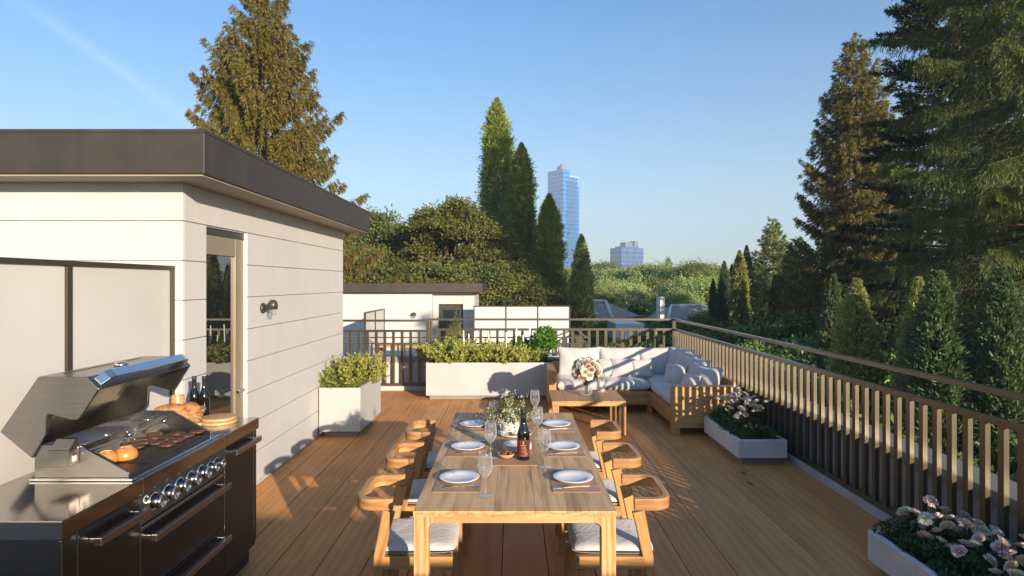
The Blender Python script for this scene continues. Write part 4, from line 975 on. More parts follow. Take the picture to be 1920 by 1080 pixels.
def text(body, size, loc, rot, par, m='text', ext=.0006):
    cu = bpy.data.curves.new('lettering', 'FONT'); cu.body = body; cu.size = size; cu.extrude = ext; cu.align_x = 'CENTER'; cu.align_y = 'CENTER'; cu.materials.append(M[m])
    tmp = bpy.data.objects.new('tmp', cu); COL.objects.link(tmp); dg = bpy.context.evaluated_depsgraph_get(); me = bpy.data.meshes.new_from_object(tmp.evaluated_get(dg)); bpy.data.objects.remove(tmp)
    me.materials.clear(); me.materials.append(M[m]); o = bpy.data.objects.new('lettering', me); COL.objects.link(o); o.parent = par; o.location = Vector(loc)-wloc(par); o.rotation_euler = rot; return o
text('Q', .048, (fx+.0148, 2.662, .793), (R(90), 0, R(90)), cp); text('NEO', .034, (fx+.0148, 2.665, .752), (R(90), 0, R(90)), cp)
# grill body
q = MB(); q.box(gx0-.01, gx1+.03, gy0-.02, gy1+.03, .9005, .912); q.build('grill_flange', M['steel'], BQ, bevel=.003)
q = MB(); q.box(gx0+.012, gx1+.0, gy0+.014, gy1-.014, .9125, .928); q.build('griddle', M['griddle'], BQ)
q = MB(); 
for k in range(38): 
    y = gy0+.16+.0125*k
    if y < gy1-.02: q.box(gx1-.155, gx1-.002, y, y+.005, .9285, .9335)
q.build('grate', M['griddle'], BQ)
sidep = [(gx0, .9125), (gx1+.0, .9125), (gx1+.002, .932), (-1.843, 1.035), (-1.86, 1.05), (-2.03, 1.05), (gx0, 1.03)]
q = MB(); q.prism(sidep, 1, gy0, gy0+.012, 0); q.build('side_panel', M['lidsteel'], BQ, bevel=.0015)
q = MB(); q.prism(sidep, 1, gy1-.012, gy1, 0); q.build('side_panel', M['lidsteel'], BQ, bevel=.0015)
q = MB(); q.box(gx0, gx0+.01, gy0+.0125, gy1-.0125, .9125, 1.045); q.build('back_panel', M['lidsteel'], BQ)
q = MB()
for k in range(11): x = -2.035+.017*k; q.tube([(x, gy0+.0125, 1.047), (x, gy1-.0125, 1.047)], .0022, 5)
q.tube([(-2.035, gy0+.2, 1.043), (-1.86, gy0+.2, 1.043)], .0025, 5); q.tube([(-2.035, gy1-.2, 1.043), (-1.86, gy1-.2, 1.043)], .0025, 5)
q.build('warming_rack', M['steel'], BQ)
# rotisserie
q = MB(); q.tube([(-1.84, gy0-.02, 1.022), (-1.84, gy1-.03, 1.022)], .0045, 8)
for y in (gy0+.30, gy1-.13):
    q.tube([(-1.84, y-.012, 1.022), (-1.84, y+.012, 1.022)], .011, 10)
    for (dx, dz) in ((1, 1), (1, -1), (-1, 1), (-1, -1)): q.tube([(-1.84, y, 1.022), (-1.84+dx*.034, y, 1.022+dz*.034), (-1.84+dx*.036, y+.055*(1 if y < 3 else -1), 1.022+dz*.036)], .0018, 5)
q.build('rotisserie_spit', M['steel'], BQ)
q = MB(); q.box(-1.955, -1.865, gy0-.065, gy0-.001, .975, 1.045); q.prism([(gy0-.06, 1.0455), (gy0-.001, 1.0455), (gy0-.001, 1.085), (gy0-.02, 1.085)], 0, -1.95, -1.868, 0); rm = q.build('rotisserie_motor', M['lidsteel'], BQ, bevel=.003)
q = MB(); q.box(-1.8648, -1.864, gy0-.045, gy0-.02, .992, 1.022); q.build('rating_label', M['ceramic'], rm)
q = MB(); q.box(-1.8638, -1.8632, gy0-.045, gy0-.02, 1.016, 1.024); q.build('red_mark', M['label'], rm)
# lid
prof = [(-2.20, 1.111), (-2.036, 1.348), (-1.827, 1.347), (-1.773, 1.296)]
sidel = [(-2.20, 1.111), (-2.036, 1.348), (-1.827, 1.347), (-1.773, 1.296), (-1.852, 1.175), (-1.866, 1.162), (-1.892, 1.162), (-1.985, 1.187), (-1.999, 1.183), (-2.004, 1.096), (-2.062, .997)]
ld = T('lid', '', '', (0, 0, 0)); 
for k_ in ('label', 'category'):
    if k_ in ld: del ld[k_]
ld.parent = BQ; ld.location = (0, 0, 0)
ly0, ly1 = gy0-.012, gy1+.01
def bplate(y0, y1, nm):
    q = MB(); q.prism(sidel, 1, y0, y1, 0); return q.build(nm, M['lidsteel'], ld, bevel=.004)
bplate(ly0, ly0+.012, 'lid_side'); bplate(ly1-.012, ly1, 'lid_side')
q = MB(); th = .006
pr = [(-2.062, .997)]+prof
for i in range(len(pr)-1):
    a, b = Vector((pr[i][0], 0, pr[i][1])), Vector((pr[i+1][0], 0, pr[i+1][1])); dd = (b-a).normalized(); nn = Vector((dd.z, 0, -dd.x))
    if i: pass
    pts = [(a.x, a.z), (b.x, b.z), (b.x+nn.x*th, b.z+nn.z*th), (a.x+nn.x*th, a.z+nn.z*th)]
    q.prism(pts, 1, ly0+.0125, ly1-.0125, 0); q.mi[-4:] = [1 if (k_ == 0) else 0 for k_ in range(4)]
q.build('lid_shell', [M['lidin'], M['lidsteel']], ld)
q = MB(); bx = Vector((.70, 0, .72)).normalized()
c0 = Vector((-1.80, 0, 1.3215)); q.sweep([tuple(c0+Vector((0, ly0+.03, 0))), tuple(c0+bx*.035+Vector((0, ly0+.055, 0))), tuple(c0+bx*.042+Vector((0, ly0+.09, 0))), tuple(c0+bx*.042+Vector((0, ly1-.09, 0))), tuple(c0+bx*.035+Vector((0, ly1-.055, 0))), tuple(c0+Vector((0, ly1-.03, 0)))], .010, .042, up=(-bx.z, 0, bx.x)); q.build('handle', M['chrome'], ld, bevel=.002)
q = MB(); q.lathe([(.0, .02), (.024, .018), (.03, .012), (.032, 0), (0, 0)], (-1.90, 2.93, 1.3485), 24); q.build('thermometer', M['chrome'], ld)
q = MB(); q.box(-2.0, -1.99, ly0+.1, ly1-.1, 1.3485, 1.3495); q.build('vent_slot', M['black'], ld)
# food
q = MB(); q.lathe([(0, 0), (.03, 0), (.037, .004), (.039, .009), (.033, .014), (0, .015)], (0, 0, 0), 18)
q.v = [(a*(1+.08*math.sin(math.atan2(b, a)*5+1)), b*(1+.07*math.sin(math.atan2(b, a)*4)), c_) for a, b, c_ in q.v]; pat = q.mesh('burger_patty', M['patty'])
rp = random.Random(5)
PP = [(-1.73, 3.02), (-1.80, 3.06), (-1.73, 3.11), (-1.87, 3.0), (-1.81, 3.15), (-1.88, 3.09), (-1.73, 3.20), (-1.94, 3.05), (-1.88, 3.18), (-1.80, 3.24), (-1.95, 3.15), (-1.72, 3.285), (-1.93, 3.25)]
for (x, y) in PP: tag(inst('burger_patty', pat, None, (x, y, .9335 if x > -1.81 else .929), (0, 0, rp.random()*6), (1.05,)*3), 'charred brown burger patty frying on the open grill', 'burger patty', 'burger patties on the grill')
def bun(x, y, s, lab):
    t_ = T('burger_bun', lab, 'bun', (x, y, .929), 'burger buns on the grill'); q = MB(); q.lathe([(0, 0), (.040, 0), (.049, .010), (.051, .022), (.045, .042), (.030, .055), (.012, .060), (0, .061)], (0, 0, 0), 26); q.v = [(a*s, b*s, c_*s) for a, b, c_ in q.v]; q.build('crust', M['bun'], t_, world=False)
    q = MB(); rs = random.Random(int(s*100))
    for k in range(70):
        a = rs.random()*6.28; u = rs.random()**.6; rad = .046*u; z = .061*(1-(rad/.052)**2.6)**.5 if rad < .05 else .02; q.ball((rad*math.cos(a)*s, rad*math.sin(a)*s, z*s+.0003), .0019, 5, 3, (1, 1.6, .6))
    q.build('sesame_seeds', M['seed'], t_, world=False)
bun(-1.80, 2.81, 1.0, 'round sesame burger bun on the griddle, fully in view'); bun(-1.845, 2.745, .95, 'sesame burger bun half hidden behind the grill side')
# bread basket, jar, bottles, boards
bx_, by_ = -1.975, 3.60
q = MB()
for k in range(9):
    z = .905+.0095*k; rr_ = .075+.032*(k/8)**.7; q.tube([((rr_+.0022*math.sin(a*12+k*3.14))*math.cos(a)*1.15+bx_, (rr_+.0022*math.sin(a*12+k*3.14))*math.sin(a)+by_, z) for a in [6.2832*i/72 for i in range(72)]], .0056, 5, closed=True)
q.tube([((.111)*math.cos(a)*1.15+bx_, .111*math.sin(a)+by_, .992+.003*math.sin(a*24)) for a in [6.2832*i/72 for i in range(72)]], .0085, 6, closed=True)
q.lathe([(0, .902), (.08, .902), (.08, .91), (0, .91)], (bx_, by_, 0), 24); tag(q.build('bread_basket', M['wicker'], None), 'woven wicker basket of crusty bread on the steel counter', 'basket')
def loaf(x, y, z, a, b, c_, rz, rx, lab, sd):
    q = MB(); q.ball((0, 0, 0), 1, 18, 12, (a*1.12, b*1.12, c_*1.15), .03); 
    o = q.build('bread_loaf', M['bread'], None, loc=(0, 0, 0)); o.location = (x, y, z); o.rotation_euler = (rx, 0, rz)
    tag(o, lab, 'bread', 'loaves in the basket')
loaf(bx_-.035, by_-.05, .998, .085, .048, .036, R(35), .2, 'crusty golden loaf lying on the left of the bread basket', 1); loaf(bx_+.06, by_+.0, 1.0, .078, .044, .035, R(-40), -.25, 'crusty golden loaf leaning on the right of the bread basket', 2)
loaf(bx_+.0, by_-.035, .975, .075, .05, .035, R(5), 0, 'crusty golden loaf at the front of the bread basket, under the others', 3)
q = MB(); q.lathe([(0, .002), (.036, .002), (.038, .006), (.038, .15), (.036, .154), (.034, .15), (.034, .01), (0, .01)], (-2.075, 3.74, .9003), 28); tag(q.build('storage_jar', M['terracotta'], None), 'tall orange-tinted jar behind the bread basket', 'jar')
for (x, y, lab) in ((-1.985, 3.765, 'dark green glass bottle with foil neck, left of the pair behind the bread'), (-1.925, 3.77, 'dark green glass bottle with foil neck, right of the pair behind the bread')):
    b_ = T('glass_bottle', lab, 'bottle', (x, y, .9003), 'bottles behind the bread basket')
    q = MB(); q.lathe([(0, 0), (.028, 0), (.031, .004), (.031, .13), (.028, .155), (.016, .19), (.012, .205), (.012, .255), (0, .255)], (0, 0, 0), 24); q.build('glass_body', M['bottle'], b_, world=False)
    q = MB(); q.lathe([(.0128, .20), (.0128, .25), (.0142, .252), (.0142, .268), (0, .27)], (0, 0, 0), 20); q.build('foil_cap', M['gold'] if False else M['black'], b_, world=False)
def cboard(x, y, z, r1, lab, rot, hnd):
    q = MB(); q.lathe([(0, 0), (r1-.003, 0), (r1, .004), (r1, .013), (r1-.003, .016), (0, .016)], (0, 0, 0), 40); q.g = [(a[0]*1+3, a[1]*1, a[2]) for a in q.v]
    q.sweep([(-r1+.01, 0, .008), (-r1-.05, 0, .008), (-r1-.08, 0, .008)], [.04, .03, .036], .0155)
    o = q.build('cutting_board', M['board'], None, bevel=.001, loc=(0, 0, 0)); o.location = (x, y, z); o.rotation_euler = (0, 0, rot); tag(o, lab, 'cutting board', 'round cutting boards')
cboard(-1.79, 3.68, .9005, .105, 'round wooden cutting board lying underneath on the counter end', R(40), 1); cboard(-1.80, 3.70, .917, .10, 'round wooden cutting board lying on top of the other', R(15), 1)

# ------------------------------------------------------------------ neighbouring terrace
NZ = -.96
q = MB(); q.box(-9.5, 2.25, 17.35, 26, -7, NZ-.02); tag(q.build('neighbour_house_block', M['siding']), 'pale neighbouring house block carrying the far terrace', 'building')
q = MB(); q.box(-9.4, 2.2, 17.5, 22, NZ-.02, NZ); tag(q.build('terrace_floor', M['concrete']), kind='structure')
N = T('neighbour_roof_room', 'distant white boarded roof room with flat dark roof beyond the back railing', 'building', (-4, 22.5, NZ))
zt = 1.43
q = MB(); q.box(-9.2, -2.85, 21.5, 24.5, NZ, zt); q.box(-2.85, -2.65, 21.72, 24.5, NZ, zt); q.box(-1.76, -1.35, 21.72, 24.5, NZ, zt); q.box(-2.65, -1.76, 21.72, 24.5, 1.0, zt); q.box(-2.65, -1.76, 22.0, 24.5, NZ, 1.0); q.build('wall', M['siding'], N)
for k in range(9):
    z = 1.29-.268*k
    if z > NZ: q = MB(); q.box(-9.2, -2.85, 21.485, 21.499, z-.262, z); q.box(-2.84, -2.65, 21.70, 21.719, z-.262, z); q.box(-1.76, -1.35, 21.70, 21.719, z-.262, z); q.build('siding_board', M['siding'], N)
q = MB(); q.box(-9.4, -1.05, 21.2, 24.8, zt, 1.75); q.build('roof', M['fascia'], N, bevel=.01)
q = MB(); q.box(-2.65, -2.5, 21.82, 21.88, NZ, 1.0); q.box(-1.9, -1.76, 21.82, 21.88, NZ, 1.0); q.box(-2.5, -1.9, 21.82, 21.88, .78, 1.0); dd = q.build('door', M['dark_frame'], N)
q = MB(); q.box(-2.5, -1.9, 21.83, 21.86, NZ, .78); q.build('pane', M['doorglass'], dd)
L = T('wall_lamp', 'tiny dark dome wall lamp on the distant neighbouring wall', 'lamp', (PX(776, 21.4), 21.4, .6))
q = MB(); q.lathe([(0, .12), (.06, .10), (.09, .05), (.09, 0), (0, 0)], (PX(776, 21.4), 21.4, .60), 14); q.build('hood', M['dark_frame'], L)
q = MB(); q.lathe([(0, -.1), (.05, -.09), (.07, -.04), (.07, 0)], (PX(776, 21.4), 21.4, .60), 14); q.build('glass_shade', M['lampglass'], L)
S2 = T('privacy_screen', 'row of cream panels with dark frames right of the neighbouring roof room', 'screen', (.35, 21, NZ))
for k in range(3):
    a = -1.32+1.11*k; q = MB(); q.box(a+.02, a+1.09, 21.0, 21.03, NZ, .93); q.build('panel', M['frosted'], S2)
for k in range(4):
    a = -1.32+1.11*k; q = MB(); q.box(a-.02, a+.02, 20.98, 21.05, NZ, .96); q.build('post', M['dark_frame'], S2)
q = MB(); q.box(-1.34, 2.03, 20.98, 21.05, .93, .965); q.build('top_rail', M['dark_frame'], S2)
S3 = T('privacy_screen', 'small dark-framed glass screen seen end-on on the neighbouring terrace', 'screen', (-4.27, 18.8, NZ))
for (a, b) in ((17.5, 18.75), (18.8, 20.1)): q = MB(); q.box(-4.28, -4.265, a+.02, b-.02, NZ, .87); q.build('panel', M['frosted'], S3)
for a in (17.5, 18.78, 20.1): q = MB(); q.box(-4.3, -4.245, a-.03, a+.03, NZ, .9); q.build('post', M['dark_frame'], S3)
q = MB(); q.box(-4.3, -4.245, 17.5, 20.1, .87, .905); q.build('top_rail', M['dark_frame'], S3)
NR = T('neighbour_railing', 'thin dark railing around the neighbouring lower terrace', 'railing', (-3, 17.5, NZ))
q = MB(); q.box(-9.3, 2.2, 17.48, 17.53, NZ+1.117, NZ+1.15); q.box(2.17, 2.22, 17.53, 21.9, NZ+1.117, NZ+1.15); q.build('top_rail', M['bronze'], NR)
q = MB(); q.box(-9.3, 2.2, 17.48, 17.52, NZ+.945, NZ+.98); q.box(2.175, 2.215, 17.53, 21.9, NZ+.945, NZ+.98); q.build('middle_rail', M['bronze'], NR)
bm_ = MB(); bm_.box(-.022, .022, -.02, .02, .10, .946); nb_ = bm_.mesh('baluster', M['bronze'])
x = -9.2; k = 0
while x < 2.2: inst('baluster', nb_, NR, (x+3, 0, 0)); x += .19
for k in range(22): inst('baluster', nb_, NR, (5.195, .2+.2*k, 0))
q = MB(); q.box(-9.4, 2.16, 17.58, 17.75, NZ-.02, NZ+.5); q.box(2.0, 2.16, 17.76, 22, NZ-.02, NZ+.5); tag(q.build('terrace_parapet', M['siding']), 'low pale parapet behind the railing of the neighbouring terrace', 'wall')
NT_ = T('outdoor_table', 'orange-brown wooden table on the neighbouring lower terrace', 'table', (-3.2, 19.2, NZ))
q = MB(); q.box(-4.35, -1.6, 18.8, 19.7, NZ+.70, NZ+.76, grain=0); q.build('tabletop', M['sofa_wood'], NT_)
for (x, y) in ((-4.3, 18.85), (-1.73, 18.85), (-4.3, 19.57), (-1.73, 19.57)): q = MB(); q.box(x, x+.08, y, y+.08, NZ, NZ+.699, grain=2); q.build('leg', M['sofa_wood'], NT_)
slim = spriggy(41, .5, .5, 1.5, M['f_shrub'], 60, 60, .06, .035, .3)
plant('slender_shrub', 'slender bright green shrub in front of the neighbouring door', 'shrub', (PX(853, 20.6), 20.6, NZ), slim, **G_)

# ------------------------------------------------------------------ trees
GZ = -7.0
def at(px, Y): return (PX(px, Y), Y, GZ)
def hz(py, Y): return PZ(py, Y)-GZ
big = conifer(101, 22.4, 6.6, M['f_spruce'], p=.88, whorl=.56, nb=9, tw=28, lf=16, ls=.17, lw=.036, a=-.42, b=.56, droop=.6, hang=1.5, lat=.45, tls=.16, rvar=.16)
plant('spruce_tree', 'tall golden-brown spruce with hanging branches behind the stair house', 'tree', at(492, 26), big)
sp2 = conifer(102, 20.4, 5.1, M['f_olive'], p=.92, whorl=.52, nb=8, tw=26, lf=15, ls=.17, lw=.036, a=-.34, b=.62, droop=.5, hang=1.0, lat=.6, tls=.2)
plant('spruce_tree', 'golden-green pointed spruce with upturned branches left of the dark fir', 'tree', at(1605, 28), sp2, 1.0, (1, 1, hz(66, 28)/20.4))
dk = conifer(103, 26, 3.9, M['f_shaded'], p=.72, whorl=.58, nb=7, tw=20, lf=16, ls=.18, lw=.042, a=.02, b=.05, droop=.1, hang=.1, rvar=.7)
plant('fir_tree', 'layered fir coloured dark for shade between the pointed spruce and the near right fir', 'tree', at(1790, 21), dk, .4)
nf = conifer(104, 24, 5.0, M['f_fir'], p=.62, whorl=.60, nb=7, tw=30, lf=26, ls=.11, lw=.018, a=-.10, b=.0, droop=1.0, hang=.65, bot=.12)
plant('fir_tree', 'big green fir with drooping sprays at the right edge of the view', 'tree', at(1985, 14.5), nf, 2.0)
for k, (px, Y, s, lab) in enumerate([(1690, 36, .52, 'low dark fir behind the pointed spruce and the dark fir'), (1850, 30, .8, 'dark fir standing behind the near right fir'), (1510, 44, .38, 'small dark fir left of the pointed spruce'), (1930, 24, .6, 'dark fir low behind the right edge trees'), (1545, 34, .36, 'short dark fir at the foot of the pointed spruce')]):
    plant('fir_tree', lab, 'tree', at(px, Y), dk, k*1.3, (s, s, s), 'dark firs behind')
mid = conifer(105, 13.6, 3.3, M['f_light'], p=.8, whorl=.45, nb=7, tw=16, lf=9, ls=.22, lw=.05, a=-.2, b=.3, droop=.4, hang=.3)
plant('spruce_tree', 'yellow-green middle-distance spruce beside the cypress group', 'tree', at(1450, 46), mid, 0, (1, 1, hz(412, 46)/13.6))
plant('spruce_tree', 'smaller green spruce just right of the tall cypresses', 'tree', at(1421, 48), mid, 1, (.8, .8, hz(488, 48)/13.6))
plant('spruce_tree', 'tiny dark spruce poking above the far treetops', 'tree', at(1253, 150), mid, 2, (1, 1, hz(482, 150)/13.6))
plant('spruce_tree', 'green spruce in front of the dark small firs, right of the yellow-green one', 'tree', at(1490, 40), mid, 3, (.8, .8, hz(450, 40)/13.6))
c1 = column(1, 20.7, 1.22, M['f_col'], 3400, 22, .22, .065, pk=.17, low=.2, lump=.26, tl=.8, outw=.7)
c2 = column(2, 17.3, .98, M['f_col'], 3000, 22, .21, .06, pk=.24, low=.2, lump=.24, tl=.7, outw=.65)
plant('columnar_conifer', 'tallest dark green columnar conifer, left of the glass tower', 'tree', at(932, 38), c1, 0, (1, 1, hz(176, 38)/20.7))
plant('columnar_conifer', 'second tallest columnar conifer with a browned tip', 'tree', at(978, 36), c2, .5, (1, 1, hz(262, 36)/17.3))
plant('columnar_conifer', 'third columnar conifer overlapping the left edge of the glass tower', 'tree', at(1030, 34), c2, 2.2, (.88, .88, hz(358, 34)/17.3))
plant('columnar_conifer', 'small columnar conifer low behind the three tall ones', 'tree', at(955, 37), c2, 3.2, (.9, .9, hz(330, 37)/17.3))
cy = column(3, 11.3, .52, M['f_cyp'], 2000, 18, .18, .055, pk=.55, low=.5, lump=.09, tl=.5, outw=.35)
cyd = column(4, 11.3, .50, M['f_cypd'], 1700, 18, .19, .06, pk=.55, low=.5, lump=.1, tl=.5, outw=.35)
plant('cypress_tree', 'olive green cypress right in front of the glass tower foot', 'tree', at(1090, 30), cy, 0, (1, 1, hz(435, 30)/11.3))
for k, (px, py, Y, w_, pr, lab) in enumerate([(1337, 520, 40, .6, cyd, 'dark slim cypress at the left of the cypress group'), (1358, 486, 40, .8, cyd, 'dark cypress second from the left in the group'), (1387, 466, 38, 1.05, cy, 'olive cypress, broadest of the far group'), (1400, 457, 41, .85, cyd, 'dark tall cypress just behind the broadest one'),
        (1372, 492, 42, .6, cyd, 'slim dark cypress between two taller ones'), (1440, 510, 36, .6, cyd, 'dark low cypress at the foot of the yellow-green spruce'), (1453, 515, 33, .65, cyd, 'second dark low cypress at the foot of the yellow-green spruce')]):
    plant('cypress_tree', lab, 'tree', at(px, Y), pr, k*.9, (w_, w_, hz(py, Y)/11.3), 'distant cypresses')
nc = column(5, 9.0, .47, M['f_cyp'], 3000, 22, .11, .030, pk=.85, low=.6, lump=.12, tl=.34, outw=.6)
ncd = column(6, 9.0, .47, M['f_cypd'], 3000, 22, .11, .030, pk=.85, low=.6, lump=.12, tl=.34, outw=.6)
for k, (px, py, Y, w_, pr, lab) in enumerate([(1606, 513, 11.2, 1.0, nc, 'lit pointed cypress behind the railing, leftmost of the near ones'), (1722, 510, 10.6, .8, nc, 'pale cypress tucked behind its darker neighbour on the right'), (1757, 495, 9.7, 1.15, ncd, 'broad green cypress behind the railing under the dark fir'),
        (1875, 488, 9.2, 1.05, ncd, 'dark green cypress nearest the right edge behind the railing'), (1563, 505, 13.0, .75, ncd, 'thin dark cypress left of the lit pointed one')]):
    plant('cypress_tree', lab, 'tree', at(px, Y), pr, k*1.9, (w_, w_, hz(py, Y)/9.0), 'near cypresses behind the railing')
# broadleaf trees left
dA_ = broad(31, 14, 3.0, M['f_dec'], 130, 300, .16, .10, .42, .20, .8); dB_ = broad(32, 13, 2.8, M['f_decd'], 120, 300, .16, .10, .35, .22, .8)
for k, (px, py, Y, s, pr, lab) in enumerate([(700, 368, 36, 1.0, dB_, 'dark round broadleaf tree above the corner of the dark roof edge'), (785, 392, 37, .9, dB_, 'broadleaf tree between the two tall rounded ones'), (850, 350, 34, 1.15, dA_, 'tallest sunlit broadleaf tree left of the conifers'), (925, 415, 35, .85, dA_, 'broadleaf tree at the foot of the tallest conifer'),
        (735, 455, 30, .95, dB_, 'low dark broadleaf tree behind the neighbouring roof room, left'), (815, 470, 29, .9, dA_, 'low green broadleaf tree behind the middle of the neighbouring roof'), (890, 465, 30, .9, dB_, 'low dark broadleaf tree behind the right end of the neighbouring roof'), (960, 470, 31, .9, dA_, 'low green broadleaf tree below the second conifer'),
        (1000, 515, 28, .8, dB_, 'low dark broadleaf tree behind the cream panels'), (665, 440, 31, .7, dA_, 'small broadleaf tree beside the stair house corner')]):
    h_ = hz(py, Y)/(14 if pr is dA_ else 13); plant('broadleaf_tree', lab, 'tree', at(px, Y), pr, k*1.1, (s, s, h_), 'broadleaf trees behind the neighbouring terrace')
# far green trees
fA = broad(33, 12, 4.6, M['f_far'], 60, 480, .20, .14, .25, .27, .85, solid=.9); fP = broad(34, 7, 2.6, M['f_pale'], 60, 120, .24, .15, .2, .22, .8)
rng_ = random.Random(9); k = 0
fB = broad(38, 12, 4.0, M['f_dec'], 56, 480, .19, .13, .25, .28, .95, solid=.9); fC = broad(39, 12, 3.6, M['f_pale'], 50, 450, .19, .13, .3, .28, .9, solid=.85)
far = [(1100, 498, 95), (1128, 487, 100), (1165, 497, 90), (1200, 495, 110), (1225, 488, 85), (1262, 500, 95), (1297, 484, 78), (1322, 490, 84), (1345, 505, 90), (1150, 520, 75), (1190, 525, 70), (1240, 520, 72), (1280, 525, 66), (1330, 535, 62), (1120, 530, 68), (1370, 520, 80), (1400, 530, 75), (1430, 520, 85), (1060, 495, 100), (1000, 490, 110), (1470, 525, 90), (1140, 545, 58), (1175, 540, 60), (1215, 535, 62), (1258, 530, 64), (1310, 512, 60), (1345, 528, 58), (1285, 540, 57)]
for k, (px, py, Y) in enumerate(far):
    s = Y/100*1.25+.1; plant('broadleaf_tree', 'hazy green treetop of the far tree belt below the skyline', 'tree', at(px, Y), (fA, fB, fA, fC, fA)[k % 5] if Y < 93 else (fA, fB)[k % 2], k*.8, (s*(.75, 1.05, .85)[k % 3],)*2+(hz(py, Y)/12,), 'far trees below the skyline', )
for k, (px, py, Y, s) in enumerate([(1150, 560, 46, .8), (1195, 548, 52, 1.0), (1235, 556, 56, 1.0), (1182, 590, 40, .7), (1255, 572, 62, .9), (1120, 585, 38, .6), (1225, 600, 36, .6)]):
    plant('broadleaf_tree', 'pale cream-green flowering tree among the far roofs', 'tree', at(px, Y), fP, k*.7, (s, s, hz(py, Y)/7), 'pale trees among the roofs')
for k, (px, py, Y, s, lab) in enumerate([(1135, 612, 24, .5, 'low olive tree beyond the back railing, right of the cream panels'), (1215, 605, 25, .55, 'low olive tree beyond the back railing near its right corner'), (1265, 590, 30, .6, 'low olive tree just past the railing corner'), (1310, 580, 34, .6, 'low olive tree beyond the right railing left of the cypress group'), (1170, 628, 22, .45, 'lowest olive tree seen through the bars of the back railing')]):
    plant('broadleaf_tree', lab, 'tree', at(px, Y), dA_, k*1.3, (s, s, hz(py, Y)/14), 'low olive trees')
for k, (px, py, Y, s) in enumerate([(1150, 592, 36, .5), (1250, 588, 40, .5), (1335, 578, 42, .65)]):
    plant('broadleaf_tree', ('leafy green tree in front of the steep grey roof', 'leafy green tree in front of the far white chimney house', 'leafy green tree at the right end of the brown hip roof')[k], 'tree', at(px, Y), fB if k == 2 else dA_, k*1.3+.5, (s, s, hz(py, Y)/(12 if k == 2 else 14)))
# laurel mass right
lA = broad(35, 7.6, 2.3, M['f_laurel'], 130, 190, .15, .075, .15, .2, .7, trunk=False, solid=.62); lB = broad(36, 7.2, 2.0, M['f_laurel'], 120, 190, .15, .08, .15, .22, .75, trunk=False, solid=.62)
lau = [(1140, 622, 20), (1200, 618, 22), (1255, 612, 21), (1300, 598, 22), (1345, 590, 23), (1390, 583, 24), (1440, 570, 25), (1490, 558, 25), (1540, 548, 26), (1590, 560, 24), (1640, 570, 23), (1700, 580, 22), (1780, 570, 20), (1860, 560, 19),
       (1320, 625, 16), (1380, 615, 16.5), (1450, 600, 17), (1520, 595, 17.5), (1590, 600, 16), (1680, 610, 15), (1800, 610, 14.5), (1910, 600, 14), (1430, 660, 12.5), (1520, 660, 12), (1640, 690, 10.5), (1800, 700, 10), (1920, 720, 9), (1700, 760, 8.6), (1880, 800, 7.4), (2050, 760, 8), (1600, 640, 13.5), (1985, 640, 12), (2150, 900, 5.6)]
for k, (px, py, Y) in enumerate(lau):
    pr, hh_ = (lA, 7.6) if k % 2 else (lB, 7.2); s = .62+.035*Y*.6
    plant('laurel_shrub', 'dark green laurel in the dense shrub mass beyond the right railing', 'shrub', at(px, Y), pr, k*1.3, (s, s, hz(py, Y)/hh_), 'laurels beyond the railing', crown='foliage', trunk='stem')
# trees outside the picture whose dappled shade falls on the terraces
sh = broad(37, 15.6, 2.2, M['f_decd'], 26, 60, .26, .15, .45, .2, .8, solid=.3)
plant('broadleaf_tree', 'thin-crowned tree behind the house, casting dappled shade', 'tree', (14.6, -25.2, GZ), sh, 0, (1.0, 1.0, 1.0))
plant('broadleaf_tree', 'thin-crowned tree beside the deck outside the right edge', 'tree', (11.0, -1.6, GZ), sh, 1.2, (.8, .8, .93))

# ------------------------------------------------------------------ houses
def house(x, y, w_, d_, ze, zr, wall, roof, label, rot=0):
    h = T('house', label, 'house', (x, y, GZ), 'houses among the far trees'); h.rotation_euler = (0, 0, rot)
    q = MB(); q.box(-w_/2, w_/2, -d_/2, d_/2, 0, ze-GZ); q.build('wall', M[wall], h, world=False)
    q = MB(); e = .5; a, b = w_/2+e, d_/2+e; z0, z1 = ze-GZ, zr-GZ; rl = max(.2, w_/2-d_/2*.6)
    q._add([(-a, -b, z0), (a, -b, z0), (a, b, z0), (-a, b, z0), (-rl, 0, z1), (rl, 0, z1)], [(0, 1, 5, 4), (2, 3, 4, 5), (1, 2, 5), (3, 0, 4), (3, 2, 1, 0)]); r = q.build('roof', M[roof], h, world=False)
    q = MB(); 
    for s in (-1, 1):
        q.tube([(s*a, -b, z0+.05), (s*rl, 0, z1+.05)], .12, 4)
    q.tube([(-rl, 0, z1+.06), (rl, 0, z1+.06)], .12, 4); q.build('ridge_cap', M['white_paint'], r, world=False)
    for k in range(3):
        q = MB(); q.box(-w_/2+w_*(k+.5)/3-.5, -w_/2+w_*(k+.5)/3+.5, -d_/2-.04, -d_/2-.001, z0-2.2, z0-.8); q.build('window', M['doorglass'], h, world=False)
    return h
h1 = house(PX(1285, 50), 50, 5.6, 5, -1.25, PZ(574, 50), 'white_paint', 'roof_tile', 'far house with brown hip roof and tall white chimney', .25)
q = MB(); q.box(PX(1219, 48)-.2, PX(1219, 48)+.2, 47.6, 48.2, -5, PZ(556, 48)); q.build('chimney', M['white_paint'], h1) 
house(PX(1122, 44), 44, 3.6, 4, -.7, PZ(566, 44), 'slate', 'roof_tile', 'far grey house with steep roof beside the olive cypress', -.6)
q = MB(); q.box(PX(1155, 28), PX(1208, 28), 28, 30.5, -6.9, PZ(607, 28)); tag(q.build('flat_roof_garage', M['white_paint'], None), 'small white flat-roofed building seen through the back railing', 'building')
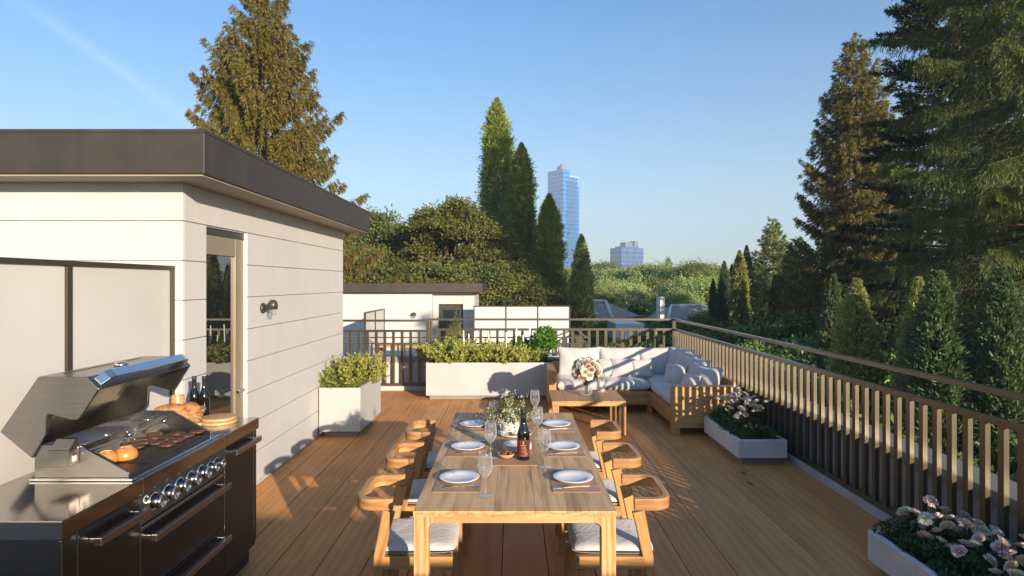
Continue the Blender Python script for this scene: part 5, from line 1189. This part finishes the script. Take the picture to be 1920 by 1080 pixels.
# ------------------------------------------------------------------ skyline
def facade(name, ca, cb, cs, fh=3.1, mw=3.0):
    t = NT(name); v = t.obj(); sx = t.node('ShaderNodeSeparateXYZ'); t.link(v, sx.inputs[0])
    fl = t.math('DIVIDE', sx.outputs[2], fh); ff = t.math('FRACT', fl); fi = t.math('FLOOR', fl)
    u = t.math('DIVIDE', t.math('ADD', sx.outputs[0], sx.outputs[1]), mw); uf = t.math('FRACT', u); ui = t.math('FLOOR', u)
    cb_ = t.node('ShaderNodeCombineXYZ'); t.link(fi, cb_.inputs[0]); t.link(ui, cb_.inputs[1]); wn = t.node('ShaderNodeTexWhiteNoise'); t.link(cb_.outputs[0], wn.inputs['Vector'])
    c = t.mix(wn.outputs[0], ca, cb); c = t.mix(t.math('GREATER_THAN', ff, .72), c, cs); c = t.mix(t.math('GREATER_THAN', uf, .9), c, cs)
    return t.set(c, .25, 0, .8)
M['tower_glass'] = facade('tower_glass', (.0, .05, .24), (.002, .15, .46), (.03, .25, .55), 6.2); M['block_glass'] = facade('block_glass', (.003, .035, .18), (.02, .10, .32), (.09, .18, .40), 6.4, 4.2)
TY = 900.; m_ = TY/F
tw_ = T('glass_tower', 'tall pale blue glass tower rising over the trees', 'tower', (PX(1054, TY)+2, TY, GZ)); tw_.rotation_euler = (0, 0, R(40))
Hh = PZ(333, TY)-GZ
q = MB(); q.box(-17, 17, -16, 16, 0, Hh-14); q.box(-17, -3, -16, 16, Hh-13.9, Hh+8.5); q.box(-2.9, 17, -13, 16, Hh-13.9, Hh-.5); q.build('body', M['tower_glass'], tw_, world=False)
q = MB(); q.box(-5, 5, -1, 9, Hh, Hh+17); q.box(-2, 3, 1, 6, Hh+17.1, Hh+20); q.build('roof_plant', M['slate'], tw_, world=False)
q = MB(); q.box(-3.2, 18, -14, 17, Hh-.4, Hh+.6); q.build('roof_slab', M['white_paint'], tw_, world=False)
q = MB(); q.box(-9, 12, -18, -16.1, -.15, .35); q.box(-9, 12, -18, -17.9, .36, 1.3); bal = q.mesh('balcony', M['tower_glass'])
q = MB(); q.box(17.1, 18.8, -11, 11, -.15, .35); bal2 = q.mesh('balcony', M['tower_glass'])
for k in range(1, 46):
    inst('balcony', bal, tw_, (0, 0, k*3.1+18)) ; inst('balcony', bal2, tw_, (0, 0, k*3.1+18))
bk = T('apartment_block', 'lower dark blue apartment block right of the glass tower', 'building', (PX(1177, TY), TY, GZ)); bk.rotation_euler = (0, 0, R(30))
Hb = PZ(462, TY)-GZ
q = MB(); q.box(-23, 19, -13, 13, 0, Hb-3); q.box(-14, 12, -11, 12, Hb-2.9, Hb); q.build('body', M['block_glass'], bk, world=False)
q = MB(); q.box(-8, 6, -4, 8, Hb+.1, Hb+6); q.box(8, 15, -6, 6, Hb-2.9, Hb+8); q.build('roof_plant', M['slate'], bk, world=False)
q = MB(); q.box(-14, -7, -15, -13.1, -.15, .3); q.box(0, 7, -15, -13.1, -.15, .3); q.box(19.1, 21, -9, 8, -.15, .3); bb = q.mesh('balcony', M['slate'])
for k in range(1, 19): inst('balcony', bb, bk, (0, 0, k*3.2-.4))
# far ridge
q = MB(); vs, fs = [], []; n = 80
for k in range(n+1):
    x = -1300+2600*k/n; h = 44+14*math.sin(x*.004+1)+10*math.sin(x*.017)+4*math.sin(x*.05)
    vs += [(x, 1500, -9), (x, 1620, h*.75-7), (x, 1700, h-7), (x, 1795, -9)]
for k in range(n):
    for j in range(3): a = k*4+j; fs.append((a, a+4, a+5, a+1))
q._add(vs, fs, None, True); tag(q.build('hills', M['grass']), kind='structure')
HAZE = True
if HAZE:
    q = MB(); q.box(-1400, 1400, -260, 1850, -9.2, 200); t = NT('haze_air'); t.n.remove(t.b); v = t.node('ShaderNodeVolumePrincipled'); v.inputs['Color'].default_value = (.74, .87, 1, 1); v.inputs['Density'].default_value = .0006; v.inputs['Anisotropy'].default_value = 0
    t.link(v.outputs[0], t.out.inputs['Volume']); tag(q.build('haze', t.m), kind='stuff')
print('FOLIAGE FACES', NF[0])
